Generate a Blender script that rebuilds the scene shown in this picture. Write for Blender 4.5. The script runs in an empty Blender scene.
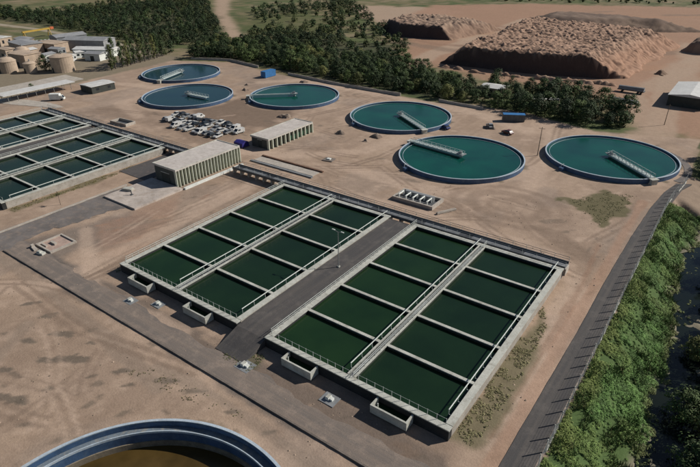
import bpy, math, random
import numpy as np
from mathutils import Matrix, Vector

rng = random.Random(7)
nrg = np.random.default_rng(11)
scene = bpy.context.scene
COL = scene.collection
R = math.radians

# ------------------------------------------------------------------ camera
cam_data = bpy.data.cameras.new('camera')
cam_data.sensor_width = 36.0
cam_data.lens = 36.0 * 549.78 / 700.0
cam_data.clip_start = 0.5
cam_data.clip_end = 9000.0
cam = bpy.data.objects.new('camera', cam_data)
COL.objects.link(cam)
cam.matrix_world = (Matrix.Translation((0, 0, 62.0)) @ Matrix.Rotation(R(36.03), 4, 'Z')
                    @ Matrix.Rotation(R(90 - 28.588), 4, 'X') @ Matrix.Rotation(R(-0.488), 4, 'Z'))
scene.camera = cam

# ------------------------------------------------------------------ sky, sun, exposure
SUN_AZ = math.atan2(0.656, 0.755)          # clockwise from +Y
SUN_EL = R(35)
world = bpy.data.worlds.new('World')
scene.world = world
world.use_nodes = True
wn = world.node_tree
bg = wn.nodes['Background']
sky = wn.nodes.new('ShaderNodeTexSky')
sky.sky_type = 'NISHITA'
sky.sun_disc = False
sky.sun_elevation = SUN_EL
sky.sun_rotation = SUN_AZ
sky.air_density = 0.9
sky.dust_density = 0.4
wn.links.new(sky.outputs[0], bg.inputs[0])
bg.inputs[1].default_value = 0.058
sun_data = bpy.data.lights.new('sun', 'SUN')
sun_data.energy = 5.0
sun_data.angle = R(0.55)
sun_data.color = (1.0, 0.945, 0.87)
sun = bpy.data.objects.new('sun', sun_data)
COL.objects.link(sun)
sd = Vector((math.sin(SUN_AZ) * math.cos(SUN_EL), math.cos(SUN_AZ) * math.cos(SUN_EL), math.sin(SUN_EL)))
sun.rotation_euler = sd.to_track_quat('Z', 'Y').to_euler()
sun.location = (60, 60, 120)
vs = scene.view_settings
vs.view_transform = 'Standard'
vs.look = 'None'
vs.gamma = 1.0
vs.exposure = -0.02

# ------------------------------------------------------------------ materials
def _nodes(name):
    m = bpy.data.materials.new(name)
    m.use_nodes = True
    nt = m.node_tree
    return m, nt, nt.nodes['Principled BSDF']

def _noise(nt, scale, detail=4.0, rough=0.6, coord=None):
    n = nt.nodes.new('ShaderNodeTexNoise')
    n.inputs['Scale'].default_value = scale
    n.inputs['Detail'].default_value = detail
    n.inputs['Roughness'].default_value = rough
    if coord is not None:
        nt.links.new(coord, n.inputs['Vector'])
    return n

def _pos(nt):
    g = nt.nodes.new('ShaderNodeNewGeometry')
    return g.outputs['Position']

def _ramp(nt, fac, a, b, ca, cb):
    r = nt.nodes.new('ShaderNodeValToRGB')
    r.color_ramp.elements[0].position = a
    r.color_ramp.elements[1].position = b
    r.color_ramp.elements[0].color = (*ca, 1)
    r.color_ramp.elements[1].color = (*cb, 1)
    nt.links.new(fac, r.inputs[0])
    return r.outputs[0]

def _mix(nt, mode, fac, a, b):
    n = nt.nodes.new('ShaderNodeMix')
    n.data_type = 'RGBA'
    n.blend_type = mode
    for sock, v in ((n.inputs[0], fac), (n.inputs[6], a), (n.inputs[7], b)):
        if hasattr(v, 'links') or isinstance(v, bpy.types.NodeSocket):
            nt.links.new(v, sock)
        elif isinstance(v, (int, float)):
            sock.default_value = v
        else:
            sock.default_value = (*v, 1)
    return n.outputs[2]

def _bump(nt, bsdf, h, strength, dist):
    b = nt.nodes.new('ShaderNodeBump')
    b.inputs['Strength'].default_value = strength
    b.inputs['Distance'].default_value = dist
    nt.links.new(h, b.inputs['Height'])
    nt.links.new(b.outputs[0], bsdf.inputs['Normal'])

def surf(name, col, var=0.25, scale=0.6, rough=0.85, bump=0.0, stain=None, metallic=0.0, fine=6.0):
    """worn surface: base colour broken by two scales of noise, plus an optional stain colour"""
    m, nt, b = _nodes(name)
    p = _pos(nt)
    n1 = _noise(nt, scale, 5, 0.65, p)
    n2 = _noise(nt, fine, 3, 0.6, p)
    lo = tuple(c * (1 - var) for c in col)
    hi = tuple(min(1, c * (1 + var)) for c in col)
    c = _ramp(nt, n1.outputs[0], 0.32, 0.68, lo, hi)
    c2 = _ramp(nt, n2.outputs[0], 0.3, 0.7, (0.82, 0.82, 0.82), (1.12, 1.12, 1.12))
    c = _mix(nt, 'MULTIPLY', 1.0, c, c2)
    if stain:
        n3 = _noise(nt, scale * 2.3 + 0.13, 6, 0.7, p)
        f = _ramp(nt, n3.outputs[0], 0.5, 0.72, (0, 0, 0), (0.8, 0.8, 0.8))
        c = _mix(nt, 'MIX', f, c, stain)
    nt.links.new(c, b.inputs['Base Color'])
    b.inputs['Roughness'].default_value = rough
    b.inputs['Metallic'].default_value = metallic
    if bump:
        _bump(nt, b, n2.outputs[0], bump, 0.05)
    return m

def water_mat(name, col, col2, rough=0.12, wave=0.25, scale=0.9, patch=0.09):
    m, nt, b = _nodes(name)
    p = _pos(nt)
    n1 = _noise(nt, patch, 4, 0.55, p)
    c = _ramp(nt, n1.outputs[0], 0.33, 0.67, col, col2)
    nt.links.new(c, b.inputs['Base Color'])
    b.inputs['Roughness'].default_value = rough
    b.inputs['IOR'].default_value = 1.33
    n2 = _noise(nt, scale, 3, 0.6, p)
    _bump(nt, b, n2.outputs[0], wave, 0.06)
    return m

def attr_mat(name, rough=0.95, bump=0.5, fine=1.0, rnd=False, transl=0.0):
    """colour comes from the mesh's own 'tint' attribute, broken by noise"""
    m, nt, b = _nodes(name)
    p = _pos(nt)
    a = nt.nodes.new('ShaderNodeAttribute')
    a.attribute_name = 'tint'
    n1 = _noise(nt, 0.55 * fine, 6, 0.7, p)
    n2 = _noise(nt, 3.1 * fine, 4, 0.7, p)
    f1 = _ramp(nt, n1.outputs[0], 0.28, 0.72, (0.88, 0.87, 0.86), (1.12, 1.12, 1.12))
    f2 = _ramp(nt, n2.outputs[0], 0.3, 0.7, (0.89, 0.89, 0.89), (1.10, 1.10, 1.10))
    c = _mix(nt, 'MULTIPLY', 1.0, a.outputs['Color'], f1)
    c = _mix(nt, 'MULTIPLY', 1.0, c, f2)
    nt.links.new(c, b.inputs['Base Color'])
    b.inputs['Roughness'].default_value = rough
    b.inputs['Specular IOR Level'].default_value = 0.2
    if bump:
        _bump(nt, b, n2.outputs[0], bump, 0.08)
    return m

def leaf_mat(name):
    m, nt, b = _nodes(name)
    a = nt.nodes.new('ShaderNodeAttribute')
    a.attribute_name = 'tint'
    o = nt.nodes.new('ShaderNodeObjectInfo')
    f = _ramp(nt, o.outputs['Random'], 0.0, 1.0, (0.62, 0.66, 0.60), (1.5, 1.38, 1.2))
    c = _mix(nt, 'MULTIPLY', 1.0, a.outputs['Color'], f)
    nt.links.new(c, b.inputs['Base Color'])
    b.inputs['Roughness'].default_value = 0.75
    b.inputs['Specular IOR Level'].default_value = 0.25
    return m

M = {}
M['ground'] = attr_mat('earth', 0.97, 0.7, 1.0)
M['mound'] = attr_mat('spoil_earth', 0.97, 0.8, 0.5)
M['leaf'] = leaf_mat('leaf')
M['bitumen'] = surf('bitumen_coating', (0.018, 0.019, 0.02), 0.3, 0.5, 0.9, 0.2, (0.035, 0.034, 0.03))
M['algae'] = surf('algae_stained_concrete', (0.028, 0.034, 0.026), 0.35, 0.7, 0.8, 0.2, (0.055, 0.06, 0.045))
M['silt'] = surf('silt_crust', (0.20, 0.165, 0.115), 0.3, 0.6, 0.9, 0.3, (0.10, 0.085, 0.06))
M['kerb'] = surf('old_kerb', (0.16, 0.135, 0.115), 0.3, 0.5, 0.95, 0.3, (0.09, 0.075, 0.065))
M['concrete'] = surf('pale_concrete', (0.44, 0.44, 0.39), 0.2, 0.35, 0.85, 0.3, (0.24, 0.225, 0.18))
M['concrete_warm'] = surf('warm_concrete', (0.40, 0.36, 0.31), 0.18, 0.4, 0.9, 0.3, (0.27, 0.225, 0.18))
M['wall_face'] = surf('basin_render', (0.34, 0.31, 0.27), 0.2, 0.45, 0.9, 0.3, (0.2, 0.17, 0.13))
M['rail'] = surf('galvanised_rail', (0.50, 0.53, 0.49), 0.12, 1.2, 0.55)
M['white'] = surf('white_paint', (0.66, 0.68, 0.64), 0.1, 0.8, 0.6, 0, (0.45, 0.44, 0.38))
M['asphalt'] = surf('asphalt', (0.072, 0.066, 0.064), 0.22, 0.25, 0.92, 0.4, (0.12, 0.10, 0.088))
def road_mat(name, col, worn, along_x=False):
    m, nt, b = _nodes(name)
    p = _pos(nt)
    mp = nt.nodes.new('ShaderNodeMapping')
    mp.inputs['Scale'].default_value = (0.035, 1.1, 1.0) if along_x else (1.1, 0.035, 1.0)
    nt.links.new(p, mp.inputs['Vector'])
    n1 = _noise(nt, 1.0, 5, 0.65, mp.outputs[0])
    n2 = _noise(nt, 0.35, 5, 0.7, p)
    n3 = _noise(nt, 7.0, 3, 0.6, p)
    c = _mix(nt, 'MIX', _ramp(nt, n1.outputs[0], 0.42, 0.68, (0, 0, 0), (0.75, 0.75, 0.75)), col, worn)
    c = _mix(nt, 'MIX', _ramp(nt, n2.outputs[0], 0.5, 0.75, (0, 0, 0), (0.6, 0.6, 0.6)), c, tuple(q * 1.5 for q in worn))
    c = _mix(nt, 'MULTIPLY', 1.0, c, _ramp(nt, n3.outputs[0], 0.3, 0.7, (0.8, 0.8, 0.8), (1.15, 1.15, 1.15)))
    nt.links.new(c, b.inputs['Base Color'])
    b.inputs['Roughness'].default_value = 0.93
    _bump(nt, b, n3.outputs[0], 0.4, 0.05)
    return m
M['road'] = road_mat('service_road_asphalt', (0.062, 0.058, 0.057), (0.10, 0.088, 0.078))
M['track'] = road_mat('dusty_track', (0.155, 0.130, 0.112), (0.235, 0.182, 0.143), True)
M['asphalt_worn'] = surf('worn_asphalt', (0.145, 0.128, 0.118), 0.28, 0.2, 0.94, 0.4, (0.25, 0.19, 0.145))
M['steel_dark'] = surf('dark_steel', (0.075, 0.08, 0.085), 0.25, 0.8, 0.6)
M['steel_grey'] = surf('grey_steel', (0.20, 0.21, 0.215), 0.2, 0.7, 0.6)
M['tank_blue'] = surf('blue_tank_paint', (0.040, 0.085, 0.165), 0.25, 0.35, 0.6, 0.1, (0.10, 0.145, 0.20))
M['tank_rim'] = surf('pale_blue_rim', (0.40, 0.47, 0.53), 0.14, 0.5, 0.7, 0.15, (0.32, 0.34, 0.33))
M['tank_in'] = surf('tank_lining', (0.13, 0.165, 0.20), 0.2, 0.4, 0.8, 0.2, (0.33, 0.29, 0.22))
M['bridge'] = surf('bridge_paint', (0.42, 0.48, 0.46), 0.14, 1.0, 0.6)
M['basin_green'] = water_mat('green_basin_water', (0.0085, 0.025, 0.010), (0.0125, 0.034, 0.012), 0.2, 0.14, 1.6, 0.12)
M['basin_dark'] = water_mat('dark_basin_water', (0.0075, 0.020, 0.010), (0.0105, 0.027, 0.012), 0.2, 0.14, 1.6, 0.12)
M['tank_teal'] = water_mat('teal_tank_water', (0.002, 0.046, 0.038), (0.003, 0.074, 0.050), 0.16, 0.25, 0.9)
M['tank_deep'] = water_mat('blue_tank_water', (0.007, 0.033, 0.044), (0.010, 0.042, 0.046), 0.14, 0.25, 0.9)
M['tank_brown'] = water_mat('brown_tank_water', (0.046, 0.030, 0.009), (0.085, 0.054, 0.017), 0.2, 0.2, 0.9, 0.2)
M['river'] = water_mat('river_water', (0.006, 0.009, 0.007), (0.010, 0.014, 0.010), 0.1, 0.3, 0.8)
M['roof'] = surf('roof_screed', (0.50, 0.455, 0.415), 0.12, 0.35, 0.9, 0.2, (0.33, 0.28, 0.24))
M['fin'] = surf('fin_concrete', (0.48, 0.50, 0.41), 0.12, 0.8, 0.85, 0.1, (0.38, 0.36, 0.29))
M['building_dark'] = surf('recess_wall', (0.035, 0.04, 0.034), 0.25, 0.6, 0.7)
M['green_panel'] = surf('green_panel', (0.10, 0.24, 0.145), 0.2, 0.8, 0.7)
M['end_wall'] = surf('end_wall_render', (0.075, 0.08, 0.07), 0.2, 0.5, 0.9, 0.1)
M['glass'] = surf('dark_glass', (0.02, 0.025, 0.03), 0.2, 1.0, 0.15)
M['black'] = surf('rubber', (0.02, 0.02, 0.02), 0.2, 2.0, 0.85)
M['blue'] = surf('blue_sheet_paint', (0.035, 0.16, 0.38), 0.15, 0.8, 0.55)
M['navy'] = surf('navy_tarpaulin', (0.025, 0.02, 0.16), 0.2, 0.9, 0.6)
M['red_car'] = surf('dark_red_car_paint', (0.09, 0.022, 0.02), 0.1, 1.0, 0.3)
M['blue_car'] = surf('blue_car_paint', (0.03, 0.05, 0.16), 0.1, 1.0, 0.3)
M['silver_car'] = surf('silver_car_paint', (0.26, 0.265, 0.27), 0.1, 1.0, 0.35)
M['yellow'] = surf('yellow_steel', (0.42, 0.27, 0.04), 0.12, 0.8, 0.6)
M['orange'] = surf('orange_steel', (0.5, 0.12, 0.04), 0.12, 0.8, 0.6)
M['beige'] = surf('beige_render', (0.42, 0.325, 0.24), 0.2, 0.2, 0.9, 0.2, (0.27, 0.21, 0.16))
M['roof_white'] = surf('white_sheet_roof', (0.56, 0.555, 0.53), 0.12, 0.3, 0.7, 0, (0.42, 0.4, 0.36))
M['roof_grey'] = surf('grey_sheet_roof', (0.27, 0.275, 0.28), 0.15, 0.3, 0.7, 0, (0.2, 0.19, 0.18))
M['brick_pad'] = surf('pink_screed', (0.38, 0.27, 0.22), 0.2, 0.6, 0.9, 0.2, (0.42, 0.37, 0.31))
M['bark'] = surf('bark', (0.10, 0.082, 0.062), 0.3, 1.5, 0.95)
M['pole'] = surf('pole_steel', (0.22, 0.22, 0.21), 0.2, 1.0, 0.6)
M['wood_pole'] = surf('timber_pole', (0.12, 0.09, 0.065), 0.25, 1.0, 0.9)
M['rust'] = surf('rusty_steel', (0.15, 0.085, 0.055), 0.3, 1.0, 0.85)

# ------------------------------------------------------------------ helpers
class MB:
    """collects shapes; build() links them as one mesh object"""
    def __init__(s):
        s.v = []
        s.f = []
    def quad(s, a, b, c, d):
        n = len(s.v)
        s.v += [a, b, c, d]
        s.f.append((n, n + 1, n + 2, n + 3))
    def box(s, x0, x1, y0, y1, z0, z1):
        n = len(s.v)
        s.v += [(x0, y0, z0), (x1, y0, z0), (x1, y1, z0), (x0, y1, z0),
                (x0, y0, z1), (x1, y0, z1), (x1, y1, z1), (x0, y1, z1)]
        for f in ((0, 3, 2, 1), (4, 5, 6, 7), (0, 1, 5, 4), (1, 2, 6, 5), (2, 3, 7, 6), (3, 0, 4, 7)):
            s.f.append(tuple(n + i for i in f))
        return s
    def prism(s, poly, z0, z1):
        n = len(s.v)
        k = len(poly)
        s.v += [(p[0], p[1], z0) for p in poly] + [(p[0], p[1], z1) for p in poly]
        s.f.append(tuple(n + k - 1 - i for i in range(k)))
        s.f.append(tuple(n + k + i for i in range(k)))
        for i in range(k):
            j = (i + 1) % k
            s.f.append((n + i, n + j, n + k + j, n + k + i))
        return s
    def side_prism(s, poly_yz, x0, x1):
        n = len(s.v)
        k = len(poly_yz)
        s.v += [(x0, p[0], p[1]) for p in poly_yz] + [(x1, p[0], p[1]) for p in poly_yz]
        s.f.append(tuple(n + k - 1 - i for i in range(k)))
        s.f.append(tuple(n + k + i for i in range(k)))
        for i in range(k):
            j = (i + 1) % k
            s.f.append((n + i, n + j, n + k + j, n + k + i))
        return s
    def tube(s, a, b, r, n=6, r2=None):
        a = Vector(a)
        b = Vector(b)
        d = (b - a)
        if d.length < 1e-6:
            return s
        d.normalize()
        up = Vector((0, 0, 1)) if abs(d.z) < 0.9 else Vector((1, 0, 0))
        e1 = d.cross(up).normalized()
        e2 = d.cross(e1)
        r2 = r if r2 is None else r2
        k = len(s.v)
        for p, rr in ((a, r), (b, r2)):
            for i in range(n):
                t = 2 * math.pi * i / n
                q = p + e1 * (rr * math.cos(t)) + e2 * (rr * math.sin(t))
                s.v.append((q.x, q.y, q.z))
        for i in range(n):
            j = (i + 1) % n
            s.f.append((k + i, k + n + i, k + n + j, k + j))
        s.f.append(tuple(k + i for i in range(n)))
        s.f.append(tuple(k + n + n - 1 - i for i in range(n)))
        return s
    def lathe(s, prof, n=96, closed=False):
        k = len(s.v)
        m = len(prof)
        for i in range(n):
            t = 2 * math.pi * i / n
            c, si = math.cos(t), math.sin(t)
            for (r, z) in prof:
                s.v.append((r * c, r * si, z))
        rngm = m if closed else m - 1
        for i in range(n):
            j = (i + 1) % n
            for q in range(rngm):
                w = (q + 1) % m
                s.f.append((k + i * m + q, k + j * m + q, k + j * m + w, k + i * m + w))
        return s
    def mesh(s, name, mat, off=(0, 0, 0), smooth=False):
        me = bpy.data.meshes.new(name)
        o = off
        me.from_pydata([(x - o[0], y - o[1], z - o[2]) for x, y, z in s.v], [], s.f)
        if isinstance(mat, str):
            mat = M[mat]
        me.materials.append(mat)
        if smooth:
            me.polygons.foreach_set('use_smooth', [True] * len(me.polygons))
        me.update()
        return me
    def build(s, name, mat, parent=None, off=None, smooth=False, loc=(0, 0, 0), rz=0.0):
        if off is None:
            off = (0, 0, 0)
        ob = bpy.data.objects.new(name, s.mesh(name, mat, off, smooth))
        COL.objects.link(ob)
        ob.location = loc
        ob.rotation_euler = (0, 0, rz)
        if parent is not None:
            ob.parent = parent
        return ob

def B(x0, x1, y0, y1, z0, z1):
    return MB().box(x0, x1, y0, y1, z0, z1)

def tag(o, label=None, cat=None, group=None, kind=None):
    if label: o['label'] = label
    if cat: o['category'] = cat
    if group: o['group'] = group
    if kind: o['kind'] = kind
    return o

def thing(name, label, cat, loc=(0, 0, 0), rz=0.0, group=None):
    o = bpy.data.objects.new(name, None)
    o.empty_display_size = 0.5
    COL.objects.link(o)
    o.location = loc
    o.rotation_euler = (0, 0, rz)
    return tag(o, label, cat, group)

def inst(name, me, parent, loc, rz=0.0, scale=None):
    o = bpy.data.objects.new(name, me)
    COL.objects.link(o)
    o.location = loc
    o.rotation_euler = (0, 0, rz)
    if scale: o.scale = scale
    if parent is not None: o.parent = parent
    return o

def copy_tree(o, parent=None):
    c = o.copy()
    COL.objects.link(c)
    c.parent = parent
    for ch in list(o.children):
        copy_tree(ch, c)
    return c

def mesh_np(name, verts, faces, mat, tint=None, tint_domain='POINT', smooth=False):
    """numpy arrays -> mesh (all faces the same size)"""
    me = bpy.data.meshes.new(name)
    nv, nf, k = len(verts), len(faces), faces.shape[1]
    me.vertices.add(nv)
    me.vertices.foreach_set('co', np.ascontiguousarray(verts, dtype=np.float32).ravel())
    me.loops.add(nf * k)
    me.loops.foreach_set('vertex_index', np.ascontiguousarray(faces, dtype=np.int32).ravel())
    me.polygons.add(nf)
    me.polygons.foreach_set('loop_start', np.arange(0, nf * k, k, dtype=np.int32))
    me.polygons.foreach_set('loop_total', np.full(nf, k, dtype=np.int32))
    if smooth:
        me.polygons.foreach_set('use_smooth', np.ones(nf, dtype=bool))
    me.materials.append(M[mat] if isinstance(mat, str) else mat)
    me.update(calc_edges=True)
    if tint is not None:
        at = me.attributes.new('tint', 'FLOAT_COLOR', tint_domain)
        c = np.ones((len(tint), 4), dtype=np.float32)
        c[:, :3] = tint
        at.data.foreach_set('color', c.ravel())
    return me

# value noise on numpy arrays
def _h(ix, iy, s):
    n = (ix.astype(np.int64) * 374761393 + iy.astype(np.int64) * 668265263 + s * 982451653) & 0x7fffffff
    n = ((n ^ (n >> 13)) * 1274126177) & 0x7fffffff
    n = n ^ (n >> 16)
    return (n & 0xffff) / 65535.0

def vn(x, y, s=0):
    ix, iy = np.floor(x), np.floor(y)
    fx, fy = x - ix, y - iy
    fx = fx * fx * (3 - 2 * fx)
    fy = fy * fy * (3 - 2 * fy)
    a, b = _h(ix, iy, s), _h(ix + 1, iy, s)
    c, d = _h(ix, iy + 1, s), _h(ix + 1, iy + 1, s)
    return (a * (1 - fx) + b * fx) * (1 - fy) + (c * (1 - fx) + d * fx) * fy

def fbm(x, y, s=0, o=4):
    t, a, n = 0.0, 0.5, 0.0
    for i in range(o):
        t = t + a * vn(x, y, s + i * 17)
        n += a
        a *= 0.5
        x, y = x * 2.03 + 5.1, y * 2.03 + 1.7
    return t / n

def sstep(a, b, x):
    t = np.clip((x - a) / (b - a), 0, 1)
    return t * t * (3 - 2 * t)

def poly_sd(px, py, poly):
    """signed distance, positive inside"""
    d = np.full(px.shape, 1e9)
    ins = np.zeros(px.shape, bool)
    k = len(poly)
    for i in range(k):
        ax, ay = poly[i]
        bx, by = poly[(i + 1) % k]
        ex, ey = bx - ax, by - ay
        L = ex * ex + ey * ey + 1e-9
        t = np.clip(((px - ax) * ex + (py - ay) * ey) / L, 0, 1)
        d = np.minimum(d, np.hypot(px - ax - t * ex, py - ay - t * ey))
        if abs(ey) > 1e-9:
            c = ((ay > py) != (by > py)) & (px < ex * (py - ay) / ey + ax)
            ins ^= c
    return np.where(ins, d, -d)

def line_d(px, py, pts):
    d = np.full(px.shape, 1e9)
    for (ax, ay), (bx, by) in zip(pts[:-1], pts[1:]):
        ex, ey = bx - ax, by - ay
        L = ex * ex + ey * ey + 1e-9
        t = np.clip(((px - ax) * ex + (py - ay) * ey) / L, 0, 1)
        d = np.minimum(d, np.hypot(px - ax - t * ex, py - ay - t * ey))
    return d

# ------------------------------------------------------------------ layout (metres; x across the basins, y along them)
TANKS = dict(T1=(-235.9, 180.1), T2=(-197.1, 152.2), T3=(-158.6, 178.2), T4=(-105.1, 177.9),
             T5=(-67.0, 151.1), T6=(-29.1, 177.5), T7=(-41.8, 12.6))
TR = 19.25
TR7 = 21.8
BY0 = 51.4
CU, CV = 10.0, 16.8
WT = 2.0           # top of basin walls
BX = dict(L=-96.0, R=-54.6, A=-181.8, B=-223.6)

# ------------------------------------------------------------------ ground
def axis(core0, core1, step, lo, hi, grow):
    a = list(np.arange(core0, core1 + step, step))
    s = step
    while a[-1] < hi:
        s = min(s * (1 + grow), 200) if a[-1] - core1 < 600 else s * 1.12
        a.append(a[-1] + s)
    s = step
    pre = []
    c = a[0]
    while c > lo:
        s = min(s * (1 + grow), 200) if core0 - c < 600 else s * 1.12
        c -= s
        pre.append(c)
    return np.array(pre[::-1] + a)

def river_edge(y):
    return 0.4 + 2.6 * (vn(y / 9.0, y * 0, 5) - 0.5) + 1.5 * (vn(y / 3.0, y * 0, 6) - 0.5) + 2.5 * sstep(128, 70, y)

def gz(x, y):
    x = np.asarray(x, float)
    y = np.asarray(y, float)
    z = -0.07 * fbm(x / 3.1, y / 3.1, 3, 3) - 0.05 * fbm(x / 0.9, y / 0.9, 9, 2)
    far = sstep(215, 330, np.hypot(x + 60, y - 90) * 0.9)
    z = z - far * 0.5 * fbm(x / 25, y / 25, 8, 3)
    e = river_edge(y)
    along = sstep(196, 172, y)
    bank = sstep(-8.3, e, x) * (0.92 + 0.3 * (fbm(x / 2.2, y / 2.2, 21, 3) - 0.5))
    rise = sstep(e + 11, e + 24, x)
    dep = 4.9 * sstep(152, 143, y) + 1.6 * (1 - sstep(152, 143, y))
    z = z - dep * along * bank * (1 - rise)
    creek = np.exp(-(((y - 150.5 + 0.8 * x * 0.9) / 1.5) ** 2)) * sstep(-8.2, -5.5, x) * (1 - rise)
    z = z - 1.7 * creek
    r7 = np.hypot(x - TANKS['T7'][0], y - TANKS['T7'][1])
    z = np.where(r7 < 21.1, -5.2, z)
    return z

xs = axis(-134, 12, 0.52, -3500, 2500, 0.011)
ys = axis(4, 140, 0.52, -2500, 4500, 0.011)
GX, GY = np.meshgrid(xs, ys)
px, py = GX.ravel(), GY.ravel()
pz = gz(px, py)

tan = np.array((0.345, 0.252, 0.183))
pale = np.array((0.455, 0.340, 0.258))
brown = np.array((0.178, 0.128, 0.094))
greyd = np.array((0.125, 0.108, 0.095))
olive = np.array((0.125, 0.122, 0.058))
green = np.array((0.085, 0.105, 0.040))
red = np.array((0.33, 0.200, 0.135))
n_big = fbm(px / 31, py / 31, 40, 4)
n_mid = fbm(px / 8.3, py / 8.3, 41, 4)
n_sml = fbm(px / 2.2, py / 2.2, 42, 3)
n_str = fbm(px / 2.6, py / 14.0, 43, 4)
gc = olive[None, :] * (0.7 + 0.6 * n_mid[:, None])
gc = gc + (green - gc) * (sstep(0.45, 0.6, n_big)[:, None])

def paint(mask, col, strength=1.0, sel=None):
    global gc
    m = np.clip(mask * strength, 0, 1)[:, None]
    if sel is None:
        gc = gc + (np.asarray(col) - gc) * m
    else:
        gc[sel] = gc[sel] + (np.asarray(col) - gc[sel]) * m

def near(x0, x1, y0, y1):
    return np.nonzero((px > x0) & (px < x1) & (py > y0) & (py < y1))[0]

def paint_poly(poly, col, soft=3.0, strength=1.0, rag=4.0):
    g_ = soft + rag * 1.5
    se = near(min(p[0] for p in poly) - g_, max(p[0] for p in poly) + g_, min(p[1] for p in poly) - g_, max(p[1] for p in poly) + g_)
    sdv = poly_sd(px[se], py[se], poly) + rag * 2 * (n_mid[se] - 0.5) + rag * 0.8 * (n_sml[se] - 0.5)
    paint(sstep(-soft, soft, sdv), col, strength, se)

def paint_line(pts, w, col, strength=1.0, soft=None, rag=0.5):
    soft = soft or w * 0.6
    g_ = w + soft + rag
    se = near(min(p[0] for p in pts) - g_, max(p[0] for p in pts) + g_, min(p[1] for p in pts) - g_, max(p[1] for p in pts) + g_)
    d = line_d(px[se], py[se], pts) + rag * 2 * (n_mid[se] - 0.5)
    paint(sstep(w + soft, w - soft * 0.4, d), col, strength, se)

# far ground
paint(sstep(0.5, 0.62, fbm(px / 23, py / 17, 35, 4)), (0.19, 0.15, 0.085), 0.7)
paint(sstep(0.54, 0.66, fbm(px / 11, py / 13, 36, 4)), (0.26, 0.20, 0.13), 0.6)
paint(sstep(0.54, 0.66, fbm(px / 9, py / 9, 37, 3)), (0.055, 0.075, 0.028), 0.6)
paint_line([(-560, 214), (-446, 220), (-351, 217), (-300, 207)], 2.5, (0.34, 0.29, 0.22), 0.85, 1.5, 1.0)
paint_poly([(-430, 178), (-392, 206), (-330, 212), (-284, 214), (-262, 200), (-262, 130), (-247, 96), (-260, 60), (-420, 120)], (0.22, 0.18, 0.13), 5, 0.9, 6)
paint_poly([(-351, 477), (-275, 500), (-225, 490), (-236, 387), (-259, 392)], tan * 1.05, 6, 0.95, 8)
paint_poly([(-243, 378), (-275, 520), (-200, 580), (-120, 610), (-46, 640), (60, 600), (60, 215), (-28, 215), (-43, 252), (-112, 258), (-146, 268), (-166, 274), (-184, 318)], red, 6, 0.92, 7)
paint_poly([(-500, 441), (-486, 449), (-396, 362), (-318, 300), (-288, 275), (-284, 262), (-294, 264), (-330, 296), (-404, 352)], tan * 1.1, 2.5, 0.9, 3)
paint_poly([(-369, 350), (-362, 421), (-258, 344), (-254, 294), (-310, 298)], (0.085, 0.095, 0.035), 8, 0.7, 12)
paint_poly([(-760, 300), (-560, 400), (-480, 470), (-700, 700)], (0.16, 0.145, 0.07), 12, 0.85, 12)
paint_line([(-150, 262), (-156, 300), (-157, 380), (-162, 470)], 5.5, tan * 1.1, 0.85, 3, 2)
paint_line([(-20, 205), (-25, 248), (-32, 300), (-27, 365), (-20, 430)], 4.5, tan * 1.1, 0.8, 2, 2)
for k in range(26):
    x = rng.uniform(-240, 20); y = rng.uniform(290, 560); a = rng.uniform(-0.5, 0.9)
    L_ = rng.uniform(30, 110)
    paint_line([(x, y), (x + L_ * math.cos(a) * .5, y + L_ * math.sin(a) * .5 + rng.uniform(-6, 6)), (x + L_ * math.cos(a), y + L_ * math.sin(a))], rng.uniform(1.5, 6), (brown * 1.1, red * 0.75, tan * 1.15, (0.34, 0.2, 0.125))[k % 4], 0.6, 3, 3)
# undergrowth of the woods
paint_poly([(-595, 258), (-545, 289), (-564, 378), (-515, 432), (-410, 360), (-325, 290), (-296, 262), (-300, 250), (-345, 226), (-446, 234), (-535, 231)], (0.048, 0.056, 0.026), 5, 0.8, 8)
paint_poly([(-300, 252), (-262, 212), (-240, 222), (-206, 217), (-159, 212), (-96, 212), (-98, 232), (-162, 266), (-190, 310), (-262, 300), (-278, 266)], (0.050, 0.056, 0.028), 3, 0.85, 5)
# plant yard
yard = [(-262, 40), (-262, 130), (-266, 165), (-268, 200), (-236, 216), (-200, 208), (-160, 206), (-103, 205), (-71, 212), (-40, 203), (-8, 214), (-6.5, 165), (-8.4, 140), (-8.6, 30), (-8, -60), (-300, -60)]
paint_poly(yard, tan, 1.2, 1.0, 1.2)
paint(sstep(0.42, 0.62, n_big) * (poly_sd(px, py, yard) > 0), pale, 0.55)
in_yard = poly_sd(px, py, yard) > 0
paint(sstep(0.48, 0.64, n_str) * in_yard, brown * 1.3, 0.28)
paint(sstep(0.52, 0.68, n_mid) * in_yard, brown, 0.2)
paint(sstep(0.50, 0.62, fbm(px / 19, py / 15, 47, 4)) * in_yard, brown * 1.35, 0.38)
paint(sstep(0.52, 0.66, fbm(px / 12, py / 17, 48, 4)) * in_yard, (0.25, 0.20, 0.165), 0.4)
paint(sstep(0.60, 0.75, n_sml) * (poly_sd(px, py, yard) > 0), pale, 0.35)
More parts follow.
